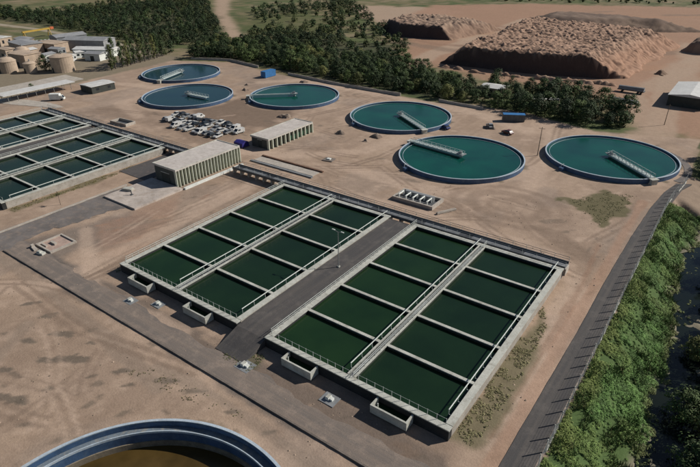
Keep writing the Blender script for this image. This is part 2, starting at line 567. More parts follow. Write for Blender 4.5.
# dark damp gravel, tracks, worn strips
paint_poly([(-180, 138), (-176, 168), (-146, 164), (-136, 140), (-152, 133)], brown * 0.95, 3, 0.85, 4)
paint_poly([(-214, 113), (-178, 118), (-182, 134), (-216, 128)], brown * 1.2, 3, 0.6, 4)
paint_poly([(-176, 120), (-146, 116), (-140, 134), (-178, 136)], brown * 1.1, 2, 0.6, 3)
paint_poly([(-133, 40.5), (-133, 47), (-100, 46.5), (-60, 48), (-20, 48), (-14, 40.5)], greyd, 1.0, 0.95, 1.6)
paint_poly([(-126, 45), (-112, 45), (-108, 70), (-120, 69)], greyd * 1.2, 2, 0.7, 3)
paint_poly([(-100, 46), (-90, 46), (-62, 50), (-20, 50), (-20, 44), (-100, 43)], brown * 1.15, 1.5, 0.5, 3)
paint_poly([(-120, 60), (-105, 52), (-98, 58), (-118, 84)], red, 2, 0.45, 3)
def blotch(x, y, a, b, rot, col, strength=0.85):
    ca, sa = math.cos(R(rot)), math.sin(R(rot))
    g_ = max(a, b) * 2.2
    se = near(x - g_, x + g_, y - g_, y + g_)
    if len(se) == 0:
        return
    dx, dy = px[se] - x, py[se] - y
    q = np.hypot((dx * ca + dy * sa) / a, (dy * ca - dx * sa) / b) + 1.1 * (n_sml[se] - 0.5) + 1.3 * (fbm(px[se] / 1.0, py[se] / 1.0, 49, 4) - 0.5)
    paint(sstep(1.1, 0.85, q), col, strength, se)
dk = (0.135, 0.110, 0.085)
for (x, y, a, b) in ((-79, 30, 3.4, 1.0), (-78.5, 19.5, 3.0, 1.0), (-87, 32.5, 2.4, .8), (-76, 24, 1.1, .6), (-83, 27, 1.1, .7), (-70, 33, 1.7, .6), (-62, 36, 2.2, .5), (-57, 36.8, 2.2, .5),
                     (-90, 28, 1.7, .6), (-84, 36, 1.4, .5), (-73, 29.5, .9, .5), (-94, 34, 1.6, .6), (-80.5, 34, 1.2, .5), (-72, 18, 1.4, .5), (-86, 22, 1.2, .6), (-101, 34, 2, .7), (-98, 22, 1.5, .6), (-66.5, 31.5, 1.3, .5), (-49, 37.2, 1.6, .4), (-42, 37.5, 1.2, .4)):
    blotch(x, y, a, b, 36 + rng.uniform(-15, 15), dk)
for k in range(60):
    blotch(rng.uniform(-128, -15), rng.uniform(6, 47), rng.uniform(.4, 1.3), rng.uniform(.25, .6), rng.uniform(0, 90), dk, 0.6)
for k in range(70):
    blotch(rng.uniform(-220, -15), rng.uniform(108, 205), rng.uniform(.8, 3.5), rng.uniform(.4, 1.2), rng.uniform(-30, 60), dk if k % 3 else pale, 0.55)
for k in range(26):
    blotch(rng.uniform(-131, -99), rng.uniform(50, 104), rng.uniform(.6, 2.2), rng.uniform(.3, .8), rng.uniform(60, 120), dk if k % 2 else red * 0.9, 0.5)
for k in range(30):
    blotch(rng.uniform(-20, -14), rng.uniform(50, 135), rng.uniform(.5, 1.8), rng.uniform(.2, .5), rng.uniform(70, 110), dk if k % 2 else pale, 0.5)
for a_ in range(100, 172, 7):
    blotch(TANKS['T7'][0] + 22.6 * math.cos(R(a_)), TANKS['T7'][1] + 22.6 * math.sin(R(a_)), rng.uniform(.8, 2.2), .55, a_ + 90, (0.11, 0.092, 0.06), 0.85)
for k in range(14):
    blotch(rng.uniform(-98, -20), rng.uniform(42, 48), rng.uniform(1, 3.5), rng.uniform(.3, .8), rng.uniform(-8, 8), tan if k % 2 else brown, 0.6)
for pts, w, s_ in (([(-62, 34), (-75, 36), (-100, 38), (-128, 39)], 1.1, 0.5), ([(-30, 37), (-52, 38), (-66, 37)], 0.8, 0.5),
                   ([(-110, 52), (-104, 62), (-101, 82), (-101, 100)], 1.0, 0.4), ([(-116, 60), (-108, 74), (-106, 98)], 0.6, 0.5),
                   ([(-95, 30), (-88, 20), (-80, 8)], 1.3, 0.45), ([(-128, 38), (-112, 26), (-98, 10)], 0.7, 0.4)):
    paint_line(pts, w, (0.23, 0.18, 0.14), s_, None, 1.2)
for pts, w in (([(-118, 108.5), (-80, 110), (-50, 112), (-24, 110), (-17, 100), (-16, 60)], 1.6), ([(-95, 126), (-70, 124), (-52, 128), (-42, 140), (-46, 165), (-52, 195)], 2.2), ([(-140, 112), (-128, 117), (-112, 124), (-96, 140), (-92, 160)], 2.0),
               ([(-246, 150), (-215, 158), (-214, 130), (-190, 122)], 2.2), ([(-190, 190), (-178, 204), (-130, 203), (-84, 200), (-60, 190)], 2.4), ([(-130, 15), (-104, 40), (-104, 60), (-107, 100)], 2.0), ([(-70, 45), (-96, 44), (-120, 57)], 1.2)):
    paint_line(pts, w, pale * 1.02, 0.6, w * 0.8, 1.0)
for (ax, ay, bx_, by_) in ((-100, 40, -104, 110), (-118, 112, -84, 132), (-84, 132, -46, 116), (-46, 116, -18, 104), (-92, 128, -88, 150), (-140, 150, -128, 205),
                           (-215, 120, -170, 138), (-170, 138, -132, 150), (-60, 128, -48, 160), (-48, 160, -52, 200), (-110, 36, -60, 40), (-90, 6, -128, 30), (-20, 120, -14.5, 150), (-180, 190, -120, 200)):
    for o_ in (-0.9, 0.9):
        L_ = math.hypot(bx_ - ax, by_ - ay)
        ox, oy = -(by_ - ay) / L_ * o_, (bx_ - ax) / L_ * o_
        mx, my = (ax + bx_) / 2 + (by_ - ay) * 0.06, (ay + by_) / 2 - (bx_ - ax) * 0.06
        paint_line([(ax + ox, ay + oy), (mx + ox, my + oy), (bx_ + ox, by_ + oy)], 0.32, brown * 1.15, 0.62, 0.3, 0.5)
tr = random.Random(17)
for k in range(46):
    zone = k % 4
    if zone == 0: x, y, hd = tr.uniform(-125, -60), tr.uniform(5, 38), tr.uniform(0, 6.28)
    elif zone == 1: x, y, hd = tr.uniform(-115, -20), tr.uniform(108, 135), tr.uniform(-0.5, 0.5) + (math.pi if tr.random() < .5 else 0)
    elif zone == 2: x, y, hd = tr.uniform(-220, -50), tr.uniform(115, 205), tr.uniform(0, 6.28)
    else: x, y, hd = tr.uniform(-112, -99), tr.uniform(44, 100), math.pi / 2 + tr.uniform(-.2, .2)
    cur, cl_, pts_ = tr.uniform(-.06, .06), tr.uniform(12, 34), []
    if zone == 3: cur *= 0.15
    for i_ in range(int(cl_ / 2)):
        pts_.append((x, y, hd))
        x += 2 * math.cos(hd); y += 2 * math.sin(hd); hd += cur * 2
    dark_ = tr.random() < 0.7
    for o_ in (-0.85, 0.85):
        paint_line([(p[0] - math.sin(p[2]) * o_, p[1] + math.cos(p[2]) * o_) for p in pts_], 0.26, brown * 1.05 if dark_ else pale, tr.uniform(.35, .65), 0.28, 0.35)
cx, cy = -42.5, 128
for rr, w, s_ in ((7.5, 1.6, 0.6), (11.5, 1.2, 0.5), (4.0, 0.8, 0.35)):
    d = np.abs(np.hypot((px - cx) / 1.25, py - cy) - rr) + 1.2 * (n_mid - 0.5)
    paint(sstep(w * 1.6, w * 0.4, d) * sstep(0.3, 0.55, n_big + 0.15), brown * 1.25, s_)
paint_poly([(-35.5, 120), (-31, 118), (-16, 109), (-16.5, 113), (-27, 122)], brown * 1.05, 0.8, 0.55, 1.5)
paint_line([(-16, 55), (-16, 80), (-16.5, 104), (-18, 120)], 0.5, red * 0.8, 0.5, None, 0.6)
paint_line([(-14.2, 50), (-14.3, 90), (-14.4, 150)], 0.9, red * 1.1, 0.5, None, 0.6)
paint_poly([(-31, 139), (-23, 152), (-16, 153), (-18, 140), (-20, 130), (-25, 134)], (0.11, 0.10, 0.050), 0.6, 0.9, 4.5)
paint_poly([(-20.4, 52), (-17.0, 52), (-16.4, 66), (-17.4, 84), (-20.4, 90)], (0.155, 0.135, 0.080), 0.8, 0.9, 1.6)
paint_poly([(-60, 44.8), (-53, 44.8), (-53, 48.5), (-58, 49)], (0.11, 0.10, 0.065), 0.8, 0.9, 1.2)
paint_poly([(-96.6, 50), (-98.2, 50), (-98.4, 100), (-96.6, 100)], (0.15, 0.13, 0.08), 0.6, 0.8, 1.4)
paint_poly([(-147.4, 52), (-144.2, 52), (-144.6, 78), (-147.4, 90)], (0.14, 0.12, 0.07), 0.8, 0.85, 1.6)
paint_poly([(-36, 270), (-20, 300), (-26, 370), (-34, 420), (-44, 420), (-36, 360), (-40, 300), (-44, 268), (-28, 205), (-18, 205)], tan * 1.05, 3, 0.8, 3)
for nm, (tx, ty) in TANKS.items():        # damp, weedy foot of every tank
    rr = np.hypot(px - tx, py - ty) - (TR7 if nm == 'T7' else TR)
    paint(sstep(3.0, 0.6, rr + 2.4 * (n_mid - 0.5)) * (rr > -1), pale * 0.92, 0.55)
    ang = np.arctan2(py - ty, px - tx)
    paint(sstep(1.5, 0.3, rr + 2.0 * (n_sml - 0.5)) * (rr > -1) * sstep(0.5, 0.62, fbm(ang * 4, rr * 0, 77, 3)), (0.12, 0.10, 0.065), 0.8)
# bank of the river
bank_m = (px > -8.5) & (py < 152) & (py > -200) & (px < 40)
paint(bank_m * 1.0, (0.075, 0.118, 0.040))
edge_d = px - river_edge(py)
paint(bank_m * sstep(-3.4, -1.2, edge_d + 2.0 * (n_sml - 0.5)), (0.23, 0.20, 0.15), 0.9)
creek_m = (px > -8.5) & (px < 40) & (py >= 151) & (py < 176)
paint(creek_m * 1.0, (0.27, 0.20, 0.15), 0.9)
paint(((px > -8.5) & (px < 60) & (py >= 176) & (py < 240)) * sstep(0.35, 0.5, n_mid), (0.07, 0.08, 0.035), 0.9)

nx, ny = len(xs), len(ys)
idx = np.arange(nx * ny).reshape(ny, nx)
faces = np.stack([idx[:-1, :-1], idx[:-1, 1:], idx[1:, 1:], idx[1:, :-1]], -1).reshape(-1, 4)
me = mesh_np('ground', np.stack([px, py, pz], -1), faces, 'ground', gc, smooth=True)
ground = inst('ground', me, None, (0, 0, 0))
tag(ground, 'tan bare earth of the treatment plant yard', 'ground', kind='structure')

def sheet(name, poly, z, mat, label, cat):
    mb = MB()
    mb.prism(poly, z - 0.35, z)
    return tag(mb.build(name, mat), label, cat, kind='structure')

def ragged(pts, amp, step=1.0):
    out = []
    for (ax, ay), (bx, by) in zip(pts[:-1], pts[1:]):
        L = math.hypot(bx - ax, by - ay)
        n = max(1, int(L / step))
        for i in range(n):
            t = i / n
            j = amp * (vn(np.array([ax + ay + L * t * 0.45 + i * 0.3]), np.array([3.3]), 31)[0] - 0.5) * 2
            out.append((ax + (bx - ax) * t - j * (by - ay) / L, ay + (by - ay) * t + j * (bx - ax) / L))
    out.append(pts[-1])
    return out

right_l = ragged([(-13.2, 20), (-13.1, 60), (-12.8, 84), (-12.9, 106), (-12.7, 128), (-12.0, 148), (-10.9, 160), (-9.2, 168)], 0.05, 1.5)
right_r = [(-5.6, 170), (-7.2, 164), (-8.6, 148), (-9.15, 130), (-9.2, 100), (-9.25, 60), (-9.3, 20)]
sheet('road', right_l + right_r, 0.03, 'road', 'dark asphalt service road along the fence above the green river bank', 'road')
ring = [(TANKS['T6'][0] + 22.5 * math.cos(R(a)), TANKS['T6'][1] + 22.5 * math.sin(R(a))) for a in range(-22, 52, 6)]
ring2 = [(TANKS['T6'][0] + 20.4 * math.cos(R(a)), TANKS['T6'][1] + 20.4 * math.sin(R(a))) for a in range(50, -24, -6)]
sheet('path', ring + ring2, 0.036, 'asphalt_worn', 'worn grey path curving round the right-hand round tank', 'path')
fr_u = []
for i_ in range(0, 122):
    x_ = -14.2 - i_
    q_ = np.array([x_ / 7.0])
    fr_u.append((x_, 45.2 + 1.5 * float(fbm(q_, q_ * 0, 33, 4)[0] - 0.5) * 2 + 0.7 * float(vn(q_ * 5, q_ * 0, 34)[0] - 0.5)))
sheet('road', [(-136, 41.0), (-14.2, 41.0)] + fr_u + [(-136, 46.5)], 0.022, 'track', 'grey worn road running along the kerb in front of the near basins', 'road')
left_u = ragged([(-135.2, 20), (-135.1, 52), (-135.2, 74), (-134.8, 79)], 0.15)
left_l = ragged([(-132.2, 71), (-121.8, 70.4), (-124.8, 66), (-125.2, 57), (-128, 50), (-126, 41), (-127, 20)], 0.8)
sheet('road', left_u + left_l, 0.03, 'asphalt_worn', 'worn grey yard road leading to the concrete loading apron', 'road')
sheet('pavement', [(-146.6, 84), (-134, 84), (-134, 103), (-146.6, 103)], 0.03, 'asphalt', 'dark asphalt strip between the far basin and the finned building', 'pavement')
sheet('pavement', ragged([(-262, 100), (-254, 101), (-229, 110), (-228, 113), (-240, 113), (-262, 107), (-264, 104)], 0.3), 0.03, 'concrete_warm', 'pale concrete lane beside the far basins', 'pavement')
sheet('pavement', ragged([(-285, 106), (-268, 110), (-268, 146), (-285, 146)], 0.4), 0.03, 'concrete_warm', 'pale concrete yard behind the long white canopy', 'pavement')

kb = MB()
kb.box(-126, -13.6, 40.62, 40.85, -0.3, 0.22)
tag(kb.build('kerb', 'kerb'), 'low concrete kerb edging the grey track in front of the basins', 'kerb', kind='structure')
kb = MB()
kb.box(-135.75, -135.3, 28, 79, -0.3, 0.25)
tag(kb.build('kerb', 'concrete_warm'), 'pale concrete kerb along the yard road on the left', 'kerb', kind='structure')

# road on the fill between two basins, with a ramp at the front end
def fill_road(x0, x1, label):
    mb = MB()
    mb.side_prism([(45.6, -0.3), (45.6, 0.025), (47.2, 0.35), (51.0, WT - 0.55), (53.5, WT - 0.34), (56.0, WT - 0.32), (101.2, WT - 0.32), (101.2, -0.3)], x0, x1)
    return tag(mb.build('road', 'road'), label, 'road', kind='structure')
fill_road(BX['L'] + 2 * CV + 0.55, BX['R'] - 0.55, 'dark raised asphalt road between the two near green basins')
fill_road(BX['B'] + 2 * CV + 0.55, BX['A'] - 0.55, 'dark raised asphalt road between the two far left basins')

# river
wy = np.arange(20, 165, 1.5)
mb = MB()
mb.box(-3, 30, 15, 149, -4.6, -4.25)
tag(mb.build('river', 'river'), 'dark still river at the foot of the green bank', 'river', kind='structure')

# ------------------------------------------------------------------ railings
POST = MB().tube((0, 0, 0), (0, 0, 1.05), 0.04, 6).mesh('post', 'rail')
POST_THICK = MB().tube((0, 0, 0), (0, 0, 0.95), 0.055, 6).mesh('post', 'rail')

def railing(parent, base, a, b, z, h=1.05, spacing=1.6, rails=(1.0, 0.55), r=0.04, mat='rail', post=None, name='railing'):
    """rails as one part, each post a sub-part; a and b are (x, y) in world space, base the parent's location"""
    L = math.hypot(b[0] - a[0], b[1] - a[1])
    mb = MB()
    for q in rails:
        mb.tube((a[0] - base[0], a[1] - base[1], z + h * q - base[2]), (b[0] - base[0], b[1] - base[1], z + h * q - base[2]), r, 6)
    ro = mb.build(name, mat, parent)
    n = max(1, round(L / spacing))
    for i in range(n + 1):
        t = i / n
        inst('post', post or POST, ro, (a[0] + (b[0] - a[0]) * t - base[0], a[1] + (b[1] - a[1]) * t - base[1], z - base[2]))
    return ro

# ------------------------------------------------------------------ rectangular basins
def basin(key, label, near, waters):
    x0 = BX[key]
    base = (x0 + CV, BY0, 0)
    t = thing('settling_basin', label, 'basin', base, 0, 'rectangular basins')
    xa, xb, xc = x0, x0 + CV, x0 + 2 * CV
    y0, y1 = BY0, BY0 + 5 * CU
    ow = 0.5
    def part(name, mb, mat):
        return mb.build(name, mat, t, base)
    # outer walls: body and a slightly proud coping
    for nm, b_ in (('front', (xa - ow, xc + ow, y0 - 0.5, y0 + 0.4)), ('back', (xa - ow, xc + ow, y1 - 0.5, y1 + 0.5)),
                   ('left', (xa - ow, xa + ow, y0 + 0.5, y1 - 0.5)), ('right', (xc - ow, xc + ow, y0 + 0.5, y1 - 0.5))):
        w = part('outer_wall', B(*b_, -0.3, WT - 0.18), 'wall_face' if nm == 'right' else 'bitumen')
        e = 0.06
        if nm in ('front', 'back'):
            mb = B(b_[0] - e, b_[1] + e, b_[2] - e, b_[3] + e, WT - 0.18, WT)
        else:
            mb = B(b_[0] - e, b_[1] + e, b_[2] + e + 0.003, b_[3] - e - 0.003, WT - 0.18, WT)
        mb.build('coping', 'concrete', w, base)
    # dividing walls
    for i in range(1, 5):
        yy = y0 + i * CU
        for (p, q) in ((xa + ow, xb - 0.75), (xb + 0.75, xc - ow)):
            cw = part('cross_wall', B(p + 0.01, q - 0.01, yy - 0.22, yy + 0.22, 0, WT - 0.22), 'algae')
            B(p + 0.01, q - 0.01, yy - 0.3, yy + 0.3, WT - 0.22, WT - 0.06).build('coping', 'concrete', cw, base)
    # central double wall with a walkway
    for s_ in (-1, 1):
        cw = part('centre_wall', B(xb + s_ * 0.6 - 0.13, xb + s_ * 0.6 + 0.13, y0 + 0.57, y1 - 0.57, 0, WT - 0.2), 'algae')
        B(xb + s_ * 0.6 - 0.17, xb + s_ * 0.6 + 0.17, y0 + 0.57, y1 - 0.57, WT - 0.2, WT + 0.03).build('coping', 'concrete', cw, base)
    npn = 10
    for i in range(npn):
        a = y0 + 0.6 + i * (5 * CU - 1.2) / npn
        part('walkway_panel', B(xb - 0.42, xb + 0.42, a + 0.02, a + (5 * CU - 1.2) / npn - 0.02, WT - 0.5, WT - 0.3), 'steel_dark' if i % 4 else 'steel_grey')
    # water, one pool per cell
    for c in range(2):
        xl, xr = (xa + ow, xb - 0.72) if c == 0 else (xb + 0.72, xc - ow)
        for i in range(5):
            mb = MB()
            zz = WT - 0.68
            mb.quad((xl, y0 + i * CU + 0.3, zz), (xr, y0 + i * CU + 0.3, zz), (xr, y0 + (i + 1) * CU - 0.3, zz), (xl, y0 + (i + 1) * CU - 0.3, zz))
            part('water', mb, waters[c])
    # a thick header pipe on brackets beside the centre wall and beside the right wall
    for xx, y_s in ((xb - 1.25, y0 + 2.2), (xc - 1.05, y0 + 2.4)):
        mb = MB().tube((xx, y_s, WT + 0.62), (xx, y1 + 1.4, WT + 0.62), 0.095, 8)
        pi = part('header_pipe', mb, 'rail')
        n = 17 if near else 9
        for k in range(n):
            yy = y_s + 0.1 + k * (y1 - y_s - 0.3) / (n - 1)
            br = MB().tube((xx, yy, WT + 0.62), (xx, yy, WT - 0.35), 0.05, 6).tube((xx, yy, WT - 0.32), (xx + 0.62, yy, WT - 0.32), 0.05, 6)
            br.build('bracket', 'rail', pi, base)
    sp = 1.5 if near else 3.0
    railing(t, base, (xb + 0.54, y0 + 0.4), (xb + 0.54, y1 + 0.6), WT + 0.03, 0.95, sp)
    railing(t, base, (xa - 0.3, y0 + 1.0), (xa - 0.3, y1 + 0.8), WT, 0.95, sp)
    railing(t, base, (xa + 0.4, y0 + 0.42), (xc - 0.4, y0 + 0.42), WT, 0.95, sp, (1.0,), 0.022, 'rail', None, 'railing')
    # outlet boxes on the front wall
    if near:
        for bx0 in ((x0 + 5.0, x0 + 21.9) if key == 'L' else (x0 + 5.0, x0 + 22.4)):
            o = MB()
            ya, yb = y0 - 2.55, y0 - 0.63
            zt, zb = WT - 0.3, 0.2
            o.box(bx0, bx0 + 0.28, ya, yb, zb, zt)
            o.box(bx0 + 5.9, bx0 + 6.18, ya, yb, zb, zt)
            o.box(bx0 + 0.28, bx0 + 5.9, ya, ya + 0.28, zb, zt)
            o.box(bx0 + 0.28, bx0 + 5.9, ya + 0.28, yb, zb, zb + 0.2)
            ob = part('outlet_box', o, 'concrete')
            MB().tube((bx0 + 0.9, ya + 0.75, zt + 0.15), (bx0 + 0.9, ya + 0.75, zb + 0.3), 0.09, 8).build('valve_stem', 'rail', ob, base)
            B(bx0 + 0.29, bx0 + 5.89, ya + 0.29, yb - 0.02, zb + 0.5, zb + 0.6).build('water', 'basin_dark', ob, base)
    return t

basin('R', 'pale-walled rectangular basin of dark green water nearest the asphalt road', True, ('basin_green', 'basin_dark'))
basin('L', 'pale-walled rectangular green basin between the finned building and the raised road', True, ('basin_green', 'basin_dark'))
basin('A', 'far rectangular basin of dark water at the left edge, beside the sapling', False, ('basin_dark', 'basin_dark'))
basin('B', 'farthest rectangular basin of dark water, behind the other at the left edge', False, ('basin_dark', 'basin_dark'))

# ------------------------------------------------------------------ raised flume behind the basins
def flume(x0, x1, label):
    ya, yb = 102.4, 105.2
    base = ((x0 + x1) / 2, 103.8, 0)
    t = thing('raised_flume', label, 'flume', base, 0, 'raised flumes behind the basins')
    n = round((x1 - x0) / 3.0)
    w = (x1 - x0) / n
    for i in range(n + 1):
        B(x0 + i * w - 0.22, x0 + i * w + 0.22, ya + 0.3, yb - 0.3, -0.3, 1.45).build('pier', 'concrete_warm', t, base)
    for i in range(n):
        a, b = x0 + i * w + 0.015, x0 + (i + 1) * w - 0.015
        B(a, b, ya + 0.2, yb - 0.2, 1.45, 1.62).build('deck_panel', 'steel_grey' if i % 4 else 'steel_dark', t, base)
    B(x0, x1, ya, ya + 0.19, 1.4, 2.1).build('side_wall', 'steel_dark', t, base)
    B(x0, x1, yb - 0.19, yb, 1.4, 2.1).build('side_wall', 'steel_dark', t, base)
    railing(t, base, (x0, yb - 0.1), (x1, yb - 0.1), 2.1, 1.0, 3.0, (1.0, 0.5), 0.045, 'steel_dark')
    railing(t, base, (x0, ya + 0.1), (x1, ya + 0.1), 2.1, 1.0, 3.0, (1.0,), 0.04, 'steel_grey')
    return t
flume(-117.2, -20.4, 'long dark raised flume on piers behind the two near basins')
flume(-225.0, -135.0, 'long dark raised flume behind the two far left basins')

# ------------------------------------------------------------------ round tanks
def round_tank(key, label, water, bridge_len, ang, seg=120, narrow=False):
    cx, cy = TANKS[key]
    r = TR
    t = thing('round_settling_tank', label, 'tank', (cx, cy, 0), 0, 'round settling tanks')
    H = 1.35
    wl = MB().lathe([(r, -0.3), (r, H - 0.16), (r - 0.32, H - 0.16), (r - 0.32, -0.6)], seg).build('wall', 'tank_blue', t, smooth=False)
    MB().lathe([(r + 0.04, H - 0.14), (r + 0.04, H), (r - 0.36, H), (r - 0.36, H - 0.14)], seg, True).build('rim', 'tank_rim', wl)
    la = MB().lathe([(r - 1.2, 0.2), (r - 1.2, 0.86), (r - 1.29, 0.86), (r - 1.29, 0.2)], seg).build('launder', 'tank_rim', t)
    mb = MB()
    n = len(mb.v)
    mb.v += [(0, 0, 0.76)] + [((r - 0.33) * math.cos(2 * math.pi * i / seg), (r - 0.33) * math.sin(2 * math.pi * i / seg), 0.76) for i in range(seg)]
    mb.f += [(0, 1 + i, 1 + (i + 1) % seg) for i in range(seg)]
    mb.build('water', water, t)
    a = R(ang)
    hw = 0.3 if narrow else 0.72
    L = bridge_len
    zb = 1.55
    br = MB().box(-0.8, L, -hw, hw, zb, zb + 0.12).build('bridge_deck', 'bridge', t, rz=a)
    hgt = 0.3 if narrow else 1.0
    npan = max(4, int(L / 1.6))
    for s in (-1, 1):
        g = MB()
        y = s * (hw + 0.06)
        g.box(-0.8, L, y - 0.07, y + 0.07, zb - 0.25, zb + 0.14)
        g.box(-0.8, L, y - 0.045, y + 0.045, zb + hgt, zb + hgt + 0.09)
        for i in range(npan + 1):
            x = -0.75 + i * (L + 0.7) / npan
            g.box(x - 0.04, x + 0.04, y - 0.04, y + 0.04, zb + 0.14, zb + hgt)
            if i < npan and not narrow:
                x2 = -0.75 + (i + 1) * (L + 0.7) / npan
                g.tube((x, y, zb + 0.14), (x2, y, zb + hgt), 0.04, 4)
        g.build('girder', 'bridge', br)
    col = MB().lathe([(0.0, 2.0), (0.75, 2.0), (0.75, 1.5), (0.55, 1.45), (0.55, -0.5)], 20).build('centre_column', 'bridge', t)
    B(-1.3, 1.3, -1.2, 1.2, 1.68, 1.8).build('platform', 'steel_grey', t, rz=a)
    MB().box(-0.35, 0.35, -0.3, 0.3, 1.8, 2.6).tube((0.4, 0, 2.2), (0.95, 0, 2.2), 0.22, 8).build('drive_motor', 'steel_grey', t, rz=a)
    # steps and an outlet sump at the foot of the wall
    sa = R(-118)
    sx, sy = (r + 0.7) * math.cos(sa), (r + 0.7) * math.sin(sa)
    st = MB()
    st.box(-0.7, 0.7, -0.7, 0.7, -0.2, 0.9)
    o = st.build('sump', 'tank_blue', t, loc=(sx, sy, 0), rz=sa)
    MB().tube((-0.5, 0, 0.9), (-0.5, 0, 1.9), 0.05, 6).tube((0.5, 0, 0.9), (0.5, 0, 1.9), 0.05, 6).tube((-0.5, 0, 1.9), (0.5, 0, 1.9), 0.05, 6).build('sump_rail', 'rail', o)
    if L >= r - 2:
        B(r - 1.0, r + 1.5, -1.1, 1.1, 1.36, 1.54).build('landing', 'concrete', t, rz=a)
        B(r + 0.25, r + 1.3, -0.9, 0.9, -0.2, 1.36).build('landing_block', 'concrete', t, rz=a)
    return t

round_tank('T1', 'farthest round blue tank, in front of the row of slim trees', 'tank_deep', 17.5, -70)
round_tank('T2', 'round deep blue tank behind the rows of parked vehicles', 'tank_deep', 12.0, 2)
round_tank('T3', 'round teal tank with a thin pipe walkway, below the blue container', 'tank_teal', 18.9, -138, narrow=True)
round_tank('T4', 'middle round teal tank, its bridge running out to the right rim', 'tank_teal', 19.2, -34)
round_tank('T5', 'nearest round teal tank, its bridge running in from the left rim', 'tank_teal', 19.2, 172)
round_tank('T6', 'rightmost round teal tank beside the asphalt road', 'tank_teal', 19.2, -43)

cx, cy = TANKS['T7']
t7 = thing('round_settling_tank', 'half-drained round tank of brown water at the bottom edge', 'tank', (cx, cy, 0), 0, 'round settling tanks')
r = TR7
w = MB().lathe([(r, -0.4), (r, 1.06), (r - 0.33, 1.06), (r - 0.33, 0.1), (r - 1.55, 0.1)], 160).build('wall', 'tank_in', t7)
MB().lathe([(r - 1.551, 0.1), (r - 1.551, -1.3)], 160).build('lining', 'tank_blue', t7)
MB().lathe([(r - 1.552, -1.3), (r - 1.70, -1.32), (r - 1.70, -4.0)], 160).build('silt_band', 'silt', t7)
MB().lathe([(r + 0.05, 1.06), (r + 0.05, 1.2), (r - 0.36, 1.2), (r - 0.36, 1.06)], 160, True).build('rim', 'tank_rim', w)
MB().lathe([(r - 1.40, 0.1), (r - 1.40, 0.45), (r - 1.54, 0.45), (r - 1.54, 0.1)], 160, True).build('launder_lip', 'tank_rim', t7)
MB().lathe([(r - 0.332, 0.14), (r - 0.332, 0.95), (r - 0.37, 0.95), (r - 0.37, 0.14)], 160, True).build('paint_band', 'tank_blue', t7)
mb = MB()
mb.v += [(0, 0, -2.3)] + [((r - 1.56) * math.cos(2 * math.pi * i / 96), (r - 1.56) * math.sin(2 * math.pi * i / 96), -2.3) for i in range(96)]
mb.f += [(0, 1 + i, 1 + (i + 1) % 96) for i in range(96)]
mb.build('water', 'tank_brown', t7)
MB().lathe([(0, 1.6), (1.0, 1.6), (1.0, -4.2)], 20).build('centre_column', 'concrete', t7)

# ------------------------------------------------------------------ finned buildings
def finned(name, label, x0, x1, y0, y1, H, nf, green_from=None, fw=0.13):
    base = ((x0 + x1) / 2, (y0 + y1) / 2, 0)
    t = thing(name, label, 'building', base, 0, 'finned plant buildings')
    B(x0 + 0.3, x1 - 0.75, y0 + 0.35, y1 - 0.35, -0.3, H - 0.45).build('wall', 'end_wall', t, base)
    rf = MB()
    rf.box(x0, x1, y0, y1, H - 0.45, H - 0.05)
    roof = rf.build('roof', 'roof', t, base)
    rp = MB()
    for b_ in ((x0, x1, y0, y0 + 0.25), (x0, x1, y1 - 0.25, y1), (x0, x0 + 0.25, y0 + 0.25, y1 - 0.25), (x1 - 0.25, x1, y0 + 0.25, y1 - 0.25)):
        rp.box(*b_, H - 0.05, H + 0.12)
    rp.build('parapet', 'concrete', roof, base)
    L = y1 - y0
    pitch = L / nf
    for i in range(nf + 1):
        yy = y0 + min(max(i * pitch, fw + .02), L - fw - .02)
        B(x1 - 0.74, x1 + 0.08, yy - fw, yy + fw, -0.2, H - 0.46).build('fin', 'fin', t, base)
        if i < nf:
            a, b = yy + fw + 0.04, y0 + (i + 1) * pitch - fw - 0.04
            if i == nf - 1: b -= 0.2
            g = green_from is not None and i >= green_from
            wd = B(x1 - 0.748, x1 - 0.70, a, b, 0.15, H - 0.6).build('window', 'building_dark', t, base)
            if g:
                B(x1 - 0.69, x1 - 0.6, a + 0.02, b - 0.02, 0.15, 0.15 + (H - 0.7) * 0.55).build('panel', 'green_panel', wd, base)
            elif H > 4:
                B(x1 - 0.69, x1 - 0.6, a + 0.02, b - 0.02, H * 0.5, H * 0.5 + 0.12).build('transom', 'end_wall', wd, base)
    # end door
    d = B(x0 + 3.2, x1 - 3.4, y0 + 0.28, y0 + 0.345, -0.1, 3.2 if H > 4 else 2.6).build('door', 'building_dark', t, base)
    B(x0 + 3.05, x1 - 3.25, y0 + 0.20, y0 + 0.275, (3.2 if H > 4 else 2.6), (3.4 if H > 4 else 2.8)).build('lintel', 'concrete', d, base)
    return t
finned('finned_building', 'flat-roofed building with a row of tall pale fins beside the near basins', -132, -121.9, 86, 110.4, 5.2, 21)
finned('finned_building', 'low flat-roofed building with pale fins and green panels', -130.2, -121.9, 123, 145.8, 3.6, 11, 5, 0.2)

mb = MB()
mb.side_prism([(70.4, -0.2), (70.4, 0.45), (85.9, 0.45), (85.9, -0.2)], -133.2, -119.6)
M['apron'] = surf('apron_concrete', (0.42, 0.365, 0.32), 0.25, 0.22, 0.9, 0.3, (0.28, 0.22, 0.17))
tag(mb.build('loading_apron', 'apron'), 'raised pale concrete loading apron at the dark end of the finned building', 'apron')
lg = thing('ledge_wall', 'long low white ledge along the foot of the finned building', 'ledge', (-119.4, 97, 0))
for i in range(8):
    B(-119.75, -119.05, 86.3 + i * 2.8 + 0.02, 86.3 + (i + 1) * 2.8 - 0.02, -0.2, 0.55).build('ledge_block', 'white', lg, (-119.4, 97, 0))
